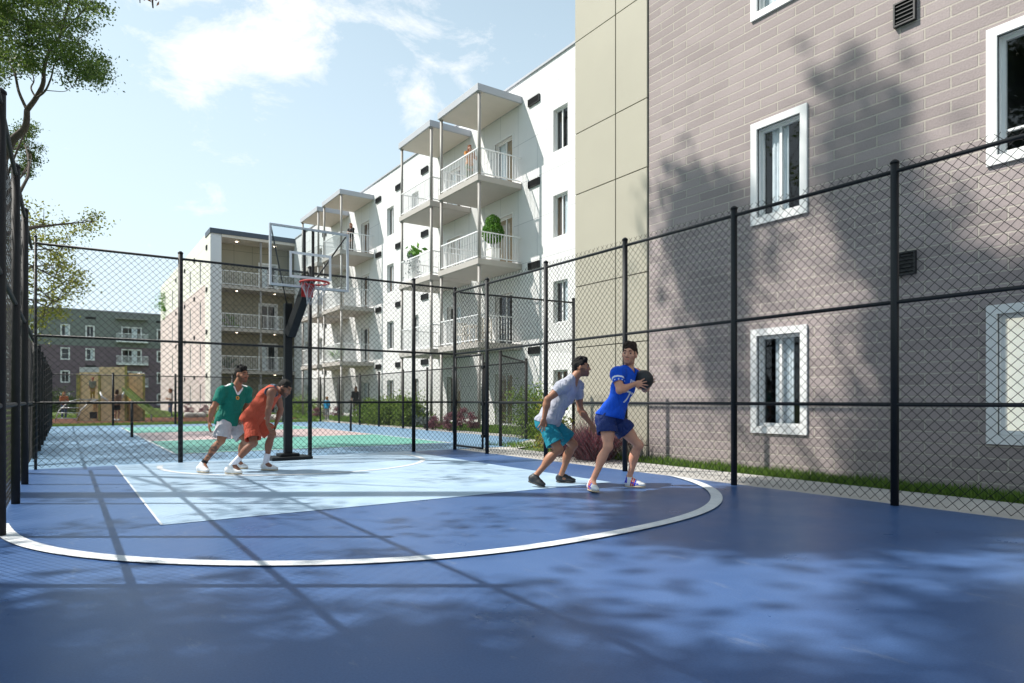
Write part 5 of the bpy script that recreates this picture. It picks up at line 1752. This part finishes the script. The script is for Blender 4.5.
# --- blue shirted player holding the ball
u0, d0 = 612, 7.88
J = joints(u0, d0, dict(pelvis=(611, 417, 0), neck=(630, 368.5, 0), head=(629.5, 354.5, -.02), sh_R=(617.5, 373.5, -.155), sh_L=(636, 374, .15), el_R=(619.5, 390.5, -.29), wr_R=(634.5, 384, -.16),
                        el_L=(645, 389, .22), wr_L=(648, 384.5, .13), hip_R=(606.5, 421, -.075), hip_L=(616.5, 421, .085), kn_R=(608, 446.5, -.17), kn_L=(638.5, 445, .10), an_R=(592.5, 481, -.16), an_L=(629, 478, .19),
                        toe_R=(597, 491.8, -.29), toe_L=(644.5, 487.2, .13), heel_R=(589, 489.5, -.10), heel_L=(625.5, 486.3, .20)))
for k in ('toe_R', 'heel_R', 'toe_L', 'heel_L'):
    J[k] = (J[k][0], J[k][1], .012)
def sh_blue(c, f):
    """sleeve bands with stars, chest letters and number"""
    mi = np.zeros(len(c), dtype=np.int32)
    for s in 'LR':
        sh, el = f['shl'][s], f['J']['el_' + s]; d = el - sh; L = np.linalg.norm(d); d = d / L
        u = (c - sh) @ d
        rad = np.linalg.norm(c - sh - u[:, None] * d, axis=1)
        e = f['sl'] * L
        near = (rad < .10) & (u > 0)
        a = u - e
        mi[near & (a > .055) & (a < .075)] = 1
        mi[near & (a > -.030) & (a < -.008)] = 1
        ax2 = np.array((1, 0, 0)) - d * d[0]; ax2 /= np.linalg.norm(ax2); ay2 = np.cross(d, ax2)
        ph = np.arctan2((c - sh) @ ay2, (c - sh) @ ax2)
        st = (np.abs(((ph * .075) % .05) - .025) + np.abs(a - .023)) < .011
        mi[near & st & (a > 0) & (a < .05)] = 1
    q = (c - f['pel']) @ f['Ft'].T
    x, y, z = -q[:, 0], q[:, 1], q[:, 2] / f['L']
    front = y > .03
    def seg(x0, z0, x1, z1, wd):
        dx, dz = x1 - x0, (z1 - z0); L2 = dx * dx + dz * dz
        t = np.clip(((x - x0) * dx + (q[:, 2] - z0) * dz) / L2, 0, 1)
        return np.hypot(x - x0 - t * dx, q[:, 2] - z0 - t * dz) < wd
    Lz = f['L']
    z0 = .70 * Lz
    m = np.zeros(len(c), bool)
    for i in range(4):
        xx = -.085 + i * .052
        m |= seg(xx, z0, xx, z0 + .055, .007) | seg(xx, z0 + (.055 if i % 2 else 0), xx + .03, z0 + (.055 if i % 2 else 0), .007)
        if i % 2 == 0: m |= seg(xx + .03, z0, xx + .03, z0 + .055, .007)
    for x7 in (-.085, .015):                                  # the number 77
        zt = .56 * Lz
        m |= seg(x7, zt, x7 + .07, zt, .012) | seg(x7 + .07, zt, x7 + .03, zt - .13, .012)
    mi[front & m & (np.abs(x) < .13)] = 1
    return mi
def shoe_stripes(a, h, l):
    mi = np.zeros(len(a), dtype=np.int32)
    mi[(np.abs(l) > .018) & (a - h * 1.2 > .22) & (a - h * 1.2 < .30)] = 1
    mi[(np.abs(l) > .018) & (a - h * 1.2 > .33) & (a - h * 1.2 < .41)] = 1
    mi[(np.abs(l) > .014) & (((a - h * 1.2 > .42) & (a - h * 1.2 < .50)) | (a < .10) & (h > .05) | ((a > .3) & (a < .72) & (np.abs(h - .075 + a * .05) < .008)))] = 2
    return mi
person('player in royal blue jersey and navy shorts holding the black ball at chest height', pbase(u0, d0), J,
       dict(skin='skin_fair', skin_col=(.62, .30, .195), chest=(.86, -.50, 0), hips=(.75, -.66, 0), face=(-.42, -.9, -.05), head_up=(.08, 0, 1), head=1.09, gaze=-.3, beard=.22,
            hair_name='hair_dark_brown', hair_col=(.034, .019, .012), hair_vol=1.25,
            hand_R=dict(d=(.92, .10, .05), palm=(.2, .95, 0), spread=.26, curl=.18, thumb=1), hand_L=dict(d=(.35, -.55, .5), palm=(-.55, -.7, 0), spread=.2, curl=.4, thumb=1),
            shirt=dict(mats=[m_jblue, m_white_print], sleeve=.42, off=.018, hem=.0, loose=.012, classify=sh_blue, fold=.010, seed=5), cvox=.006,
            shorts=dict(mats=[m_navysh], len=.30, flare=.035, waist=.10, fold=.006), shoe=dict(mats=[m_shoew, m_shred, m_shblu], sole=m_gum, classify=shoe_stripes)))
# the ball
ballc = camp(643.2, 380, d0 + .03)
t = thing('basketball', 'black ball held in both hands by the blue jersey player', 'ball', ballc)
Rb = .121
MB().ball(ballc, Rb, 40, 26).build('ball_skin', M('ball_black_rubber', (.016, .018, .020), .42, .15, 30, bump=.35, bscale=420), t, True)
se = MB()
for ax_ in range(3):
    pts = []
    for a in np.linspace(0, 2 * math.pi, 41):
        v = [math.cos(a), math.sin(a), 0]; v = v[-ax_:] + v[:-ax_]
        vv = Euler((.5, .3, .4)).to_matrix() @ Vector(v)
        pts.append(ballc + vv * (Rb - .001))
    se.tube(pts, .0022, 6, cap=False)
se.build('seam', M('ball_seam', (.006, .006, .007), .6, 0), t, True)

# --- grey shirted defender
u0, d0 = 550, 8.3
J = joints(u0, d0, dict(pelvis=(548.5, 421.5, 0), neck=(574.5, 378.5, -.02), head=(581.5, 367.5, -.03), sh_R=(563, 386, -.19), sh_L=(577.5, 386, .15), el_R=(547.5, 399.5, -.27), wr_R=(544, 418.5, -.24),
                        el_L=(580.5, 410, .20), wr_L=(591.5, 425, .16), hip_R=(546, 424, -.09), hip_L=(552, 424, .085), kn_R=(558.5, 449.5, -.19), kn_L=(573, 444.5, .13), an_R=(535, 476.5, -.16), an_L=(560.5, 476.5, .22),
                        toe_R=(543.5, 489, -.24), toe_L=(575, 482.5, .19), heel_R=(529, 483, -.13), heel_L=(556.5, 482.5, .25)))
for k in ('toe_R', 'toe_L', 'heel_L'): J[k] = (J[k][0], J[k][1], .012)
J['heel_R'] = (J['heel_R'][0], J['heel_R'][1], .06)
person('player in grey tee and teal shorts crouching behind the blue jersey player', pbase(u0, d0), J,
       dict(skin='skin_brown', skin_col=(.33, .15, .085), chest=(.86, -.30, -.30), hips=(.95, -.25, 0), face=(.97, -.22, -.05), head=1.0, beard=.45, gaze=.0,
            hair_name='hair_black', hair_col=(.010, .008, .007), hair_vol=1.2,
            hand_R=dict(d=(-.22, -.1, -1), palm=(-.5, .85, 0), spread=.22, curl=.25, thumb=-1), hand_L=dict(d=(.45, -.15, -.85), palm=(-.3, -.9, -.1), spread=.16, curl=.35, thumb=-1),
            shirt=dict(mats=[m_greytee], sleeve=.40, off=.014, hem=-.03, loose=.008, drape=.135, fold=.010, seed=8), cvox=.0065,
            shorts=dict(mats=[m_teal], len=.62, flare=.028, waist=.10, fold=.007, seed=12), shoe=dict(mats=[m_shoeb], sole=m_soleb)))

# --- green jersey player
u0, d0 = 222, 9.95
J = joints(u0, d0, dict(pelvis=(227.5, 421.5, 0), neck=(236.5, 386, -.03), head=(242, 374.8, -.05), sh_R=(222.5, 392, -.17), sh_L=(246.5, 391.5, .10), el_R=(213, 408.5, -.26), wr_R=(209.5, 422, -.22),
                        el_L=(247.5, 405, .18), wr_L=(243.5, 416, .06), hip_R=(224.5, 423.5, -.09), hip_L=(231.5, 423.5, .09), kn_R=(221, 440.5, -.16), kn_L=(246, 439.5, .10), an_R=(203.3, 463.5, -.20), an_L=(238, 461.5, .28),
                        toe_R=(208.5, 474, -.33), toe_L=(247, 468, .26), heel_R=(197.5, 471.5, -.2), heel_L=(235, 468, .31)))
for k in ('toe_R', 'toe_L', 'heel_L', 'heel_R'): J[k] = (J[k][0], J[k][1], .012)
def sh_green(c, f):
    q = (c - f['pel']) @ f['Ft'].T
    x, y, z = q[:, 0], q[:, 1], q[:, 2] / f['L']
    mi = np.zeros(len(c), dtype=np.int32)
    for s in 'LR':                                           # shoulder patches along the collar-to-shoulder line
        a = f['tp3'](0, -.01, .98); b = f['shl'][s]; d = b - a; L2 = d @ d
        u = ((c - a) @ d) / L2; r_2 = (c - a - u[:, None] * d) @ f['Ft'][1]
        mi[(u > .34) & (u < .80) & (np.abs(r_2 - .012) < .020) & (z > .86)] = 1
    r3 = np.abs(np.abs(x) * 1.25 + (z - .80) * -.33)            # V of the collar
    mi[(y > .02) & (z > .80) & (z < 1.0) & (np.abs(np.abs(x) - (z - .80) * .34) < .014)] = 1
    mi[(y > .03) & (np.hypot(x - .0, (z - .72) * f['L']) < .026)] = 2
    mi[(y > .03) & (np.hypot(x - .0, (z - .72) * f['L']) < .012)] = 3
    return mi
person('player in green jersey and pale shorts leaning on one leg by the hoop', pbase(u0, d0), J,
       dict(skin='skin_tan', skin_col=(.31, .135, .075), chest=(.72, -.62, -.2), hips=(.85, -.5, 0), face=(.86, -.45, -.12), head=1.02, beard=.55, gaze=.2,
            hair_name='hair_black', hair_col=(.010, .008, .007), hair_vol=1.2, tattoo='R',
            hand_R=dict(d=(.0, -.1, -1), palm=(.75, .6, 0), spread=.12, curl=.45, thumb=-1), hand_L=dict(d=(-.3, -.4, -.8), palm=(-.7, .5, 0), spread=.12, curl=.6, thumb=-1),
            shirt=dict(mats=[m_greenj, m_white_print, M('badge_gold', (.60, .30, .04), .5, .02, 9), M('badge_dark', (.03, .03, .02), .5, .02, 9)], sleeve=.52, off=.020, hem=-.05, loose=.006, drape=.135, vneck=True, classify=sh_green, fold=.010, seed=15), cvox=.0065, vox=.007,
            shorts=dict(mats=[m_lightsh], len=.60, flare=.035, waist=.10, fold=.007, seed=16), shoe=dict(mats=[m_shoew], sole=m_gum), sock=dict(mat=m_sockb, h=.14)))

# --- orange vest player bending over
u0, d0 = 255, 9.72
J = joints(u0, d0, dict(pelvis=(252.5, 418.5, 0), neck=(275.5, 388.5, -.02), head=(285, 388.5, -.03), sh_R=(271.5, 392.5, -.19), sh_L=(277, 393.5, .16), el_R=(268.5, 409, -.27), wr_R=(267.5, 424, -.20),
                        el_L=(281, 409.5, .26), wr_L=(276, 424, .24), hip_R=(250.5, 421, -.09), hip_L=(255.5, 420.5, .09), kn_R=(253.5, 443, -.22), kn_L=(272, 434.5, .18), an_R=(233, 464.5, -.22), an_L=(265.5, 463.5, .25),
                        toe_R=(242, 474.5, -.26), toe_L=(278, 470.5, .24), heel_R=(225, 474, -.2), heel_L=(261, 470.5, .28)))
for k in ('toe_R', 'toe_L', 'heel_L', 'heel_R'): J[k] = (J[k][0], J[k][1], .012)
def sh_orange(c, f):
    mi = np.zeros(len(c), dtype=np.int32)
    for s in 'LR':
        d = (c - f['shl'][s]) @ f['Ft'].T
        dd = nrm_(f['shl'][s] - f['tp3'](0, 0, .93)) * .045
        d = (c - f['shl'][s] - dd) @ f['Ft'].T
        r_2 = np.sqrt((d[:, 0] / .1) ** 2 + (d[:, 1] / .095) ** 2 + ((d[:, 2] + .005) / .105) ** 2)
        mi[r_2 < 1.17] = 1
    q = (c - f['pel']) @ f['Ft'].T
    n = np.linalg.norm(c - f['tp3'](0, .0, .99), axis=1)
    mi[(n < .098)] = 1
    return mi
person('player in orange vest and shorts bending with a hand on his thigh', pbase(u0, d0), J,
       dict(skin='skin_deep', build=.95, skin_col=(.22, .092, .055), chest=(.62, -.18, -.75), hips=(.9, -.2, -.2), face=(.82, -.30, -.50), head_up=(.5, 0, .85), head=1.0, beard=.75, gaze=.1,
            hair_name='hair_black', hair_col=(.010, .008, .007), hair_vol=.95,
            hand_R=dict(d=(.45, -.1, -.9), palm=(.6, .5, -.3), spread=.14, curl=.4, thumb=-1), hand_L=dict(d=(-.1, -.3, -.9), palm=(-.6, -.5, -.3), spread=.14, curl=.4, thumb=-1),
            shirt=dict(mats=[m_orangej, m_trim], sleeve=0, off=.020, hem=-.06, loose=-.012, drape=.118, classify=sh_orange, fold=.010, seed=25), cvox=.0065, vox=.007,
            shorts=dict(mats=[m_oransh], len=.68, flare=.030, waist=.09, fold=.008, seed=26), shoe=dict(mats=[m_shoew], sole=m_gum), sock=dict(mat=m_sockw, h=.36)))

# --- small figures
def stand(label, loc, h, turn, skin_col, hair, shirt, pants, shoe, long_hair=False, arms='down', short=False, sleeve=.9, vox=.014, sname=None, seat=0.0):
    """an upright figure of height h facing (turn) degrees from the camera: 0 faces it, 90 faces right"""
    k = h / 1.78
    a = R(turn)
    f = np.array((math.sin(a), -math.cos(a), 0)); s = np.array((-f[1], f[0], 0))   # s: the figure's left
    def P_(x, y, z): return tuple((s * x + f * y) * k + np.array((0, 0, z * k)))
    J = dict(pelvis=P_(0, 0, .95), neck=P_(0, .0, 1.47), head=P_(0, .02, 1.64), sh_L=P_(.175, 0, 1.42), sh_R=P_(-.175, 0, 1.42),
             hip_L=P_(.085, 0, .92), hip_R=P_(-.085, 0, .92), kn_L=P_(.10, .03, .50), kn_R=P_(-.09, .02, .50), an_L=P_(.10, -.02, .09), an_R=P_(-.11, -.02, .09),
             toe_L=P_(.12, .16, .012), toe_R=P_(-.13, .16, .012), heel_L=P_(.10, -.08, .012), heel_R=P_(-.11, -.08, .012))
    hd = dict()
    if arms == 'down':
        J.update(el_L=P_(.235, -.02, 1.13), el_R=P_(-.235, -.02, 1.13), wr_L=P_(.25, .06, .90), wr_R=P_(-.25, .06, .90))
        hd = dict(hand_L=dict(d=tuple(f * .2 + np.array((0, 0, -1))), palm=tuple(-s), thumb=1), hand_R=dict(d=tuple(f * .2 + np.array((0, 0, -1))), palm=tuple(s), thumb=-1))
    elif arms == 'up':
        J.update(el_L=P_(.25, .14, 1.22), el_R=P_(-.25, .14, 1.22), wr_L=P_(.10, .20, 1.44), wr_R=P_(-.10, .20, 1.44))
        hd = dict(hand_L=dict(d=tuple(-s * .5 + np.array((0, 0, 1))), palm=tuple(-f), thumb=1), hand_R=dict(d=tuple(s * .5 + np.array((0, 0, 1))), palm=tuple(-f), thumb=-1))
    else:
        J.update(el_L=P_(.23, .05, 1.15), el_R=P_(-.23, .05, 1.15), wr_L=P_(.02, .24, 1.20), wr_R=P_(-.02, .26, 1.14))
        hd = dict(hand_L=dict(d=tuple(-s + f * .2), palm=tuple(-f), thumb=1), hand_R=dict(d=tuple(s + f * .2), palm=tuple(-f), thumb=-1))
    sn = 'skin_%d' % int(sum(skin_col) * 1000)
    o = dict(skin=sn, skin_col=skin_col, chest=tuple(f), hips=tuple(f), face=tuple(f), hair_name=hair[0], hair_col=hair[1], hair_vol=1.1, scale=k, vox=vox, head=1.0 if h > 1.5 else 1.15, long_hair=long_hair,
             build=.92 if long_hair else 1.0, shirt=dict(mats=[shirt], sleeve=sleeve, off=.016, hem=-.06, fold=.003), cvox=vox,
             shorts=dict(mats=[pants], len=.6 if short else 1.5, flare=.02, waist=.10, fold=.003, name='shorts' if short else 'trousers'), shoe=dict(mats=[shoe], sole=m_gum), **hd)
    return person(label, loc, J, o)
hb_ = ('hair_brown', (.06, .03, .018)); hr_ = ('hair_auburn', (.20, .065, .025)); hk_ = ('hair_black', (.010, .008, .007))
def wloc(x, y, z=0): return (x, y, z)
floral = M('trousers_floral', (.10, .13, .06), .8, .9, 16)
stand('woman in tan jacket and floral trousers behind the railing of the highest balcony', wloc(13.45, 22.75, 9.602), 1.72, 35, (.42, .24, .17), hr_, cloth('jacket_tan', (.42, .17, .04)), floral, m_shoeb, True, 'up')
stand('woman in black top behind the railing of the far top balcony', wloc(13.75, 36.75, 9.602), 1.74, -30, (.42, .24, .17), hr_, cloth('top_black', (.012, .012, .014)), cloth('trousers_grey', (.12, .11, .10)), m_shoeb, True, 'fold')
c = camp(356, HZ, 39.5)
stand('person in dark clothes standing at the balcony entrance behind the far court', (c.x, c.y, 0), 1.9, 30, (.40, .22, .15), hr_, cloth('jacket_charcoal', (.035, .032, .035)), cloth('trousers_dark_taupe', (.09, .075, .065)), m_shoew, True, 'down')
c = camp(327, HZ, 34.6)
stand('child in bright blue top standing on the lawn behind the far court', (c.x, c.y, 0), 1.24, 160, (.40, .22, .15), ('hair_ginger', (.32, .15, .05)), cloth('top_bright_blue', (.02, .30, .55)), cloth('trousers_pale', (.30, .30, .32)), m_shoew, False, 'down')
c = camp(170.5, HZ, 39)
stand('parent in white top and jeans standing by the foot of the green slide', (c.x, c.y, 0), 1.75, -40, (.40, .22, .15), hr_, cloth('top_cream', (.55, .50, .46)), cloth('jeans', (.06, .09, .16)), m_shoew, True, 'fold')
c = camp(117, HZ, 33.6)
stand('person in black shorts standing in front of the wooden playhouse', (c.x, c.y, 0), 1.62, 175, (.40, .22, .15), hb_, cloth('top_brown', (.20, .12, .08)), cloth('shorts_black', (.015, .016, .02)), m_shoew, True, 'down', short=True, sleeve=.4)
q = O0 + A * .50 + Bv * .40
stand('child with red headwear and olive trousers up on the playhouse platform', (q.x, q.y, 1.142), 1.1, 20, (.40, .22, .15), ('cap_red', (.42, .06, .03)), cloth('top_grey_green', (.20, .22, .18)), cloth('trousers_olive', (.24, .17, .03)), m_shoeb, False, 'down')
c = camp(64, HZ, 37.5)
stand('person in rust top behind the climbing arch', (c.x, c.y, 0), 1.55, 60, (.40, .22, .15), ('hair_ginger', (.32, .15, .05)), cloth('top_rust', (.42, .13, .05)), cloth('jeans', (.06, .09, .16)), m_shoeb, True, 'fold')
# black bag by the child
c = camp(321, HZ, 34.6); 
t = thing('sports_bag', 'black bag lying on the grass beside the child in blue', 'bag', (c.x, c.y, 0))
solid('bag_body', [('e', (c.x, c.y, .16), np.eye(3), (.42, .25, .17), .02), ('c', (c.x - .3, c.y, .14), (c.x + .3, c.y, .14), .14, .15, .05)], .02, m_shoeb, t)
MB().tube([(c.x - .2, c.y, .28), (c.x - .12, c.y, .42), (c.x + .12, c.y, .42), (c.x + .2, c.y, .28)], .02, 6).build('handle', m_shoeb, t, True)
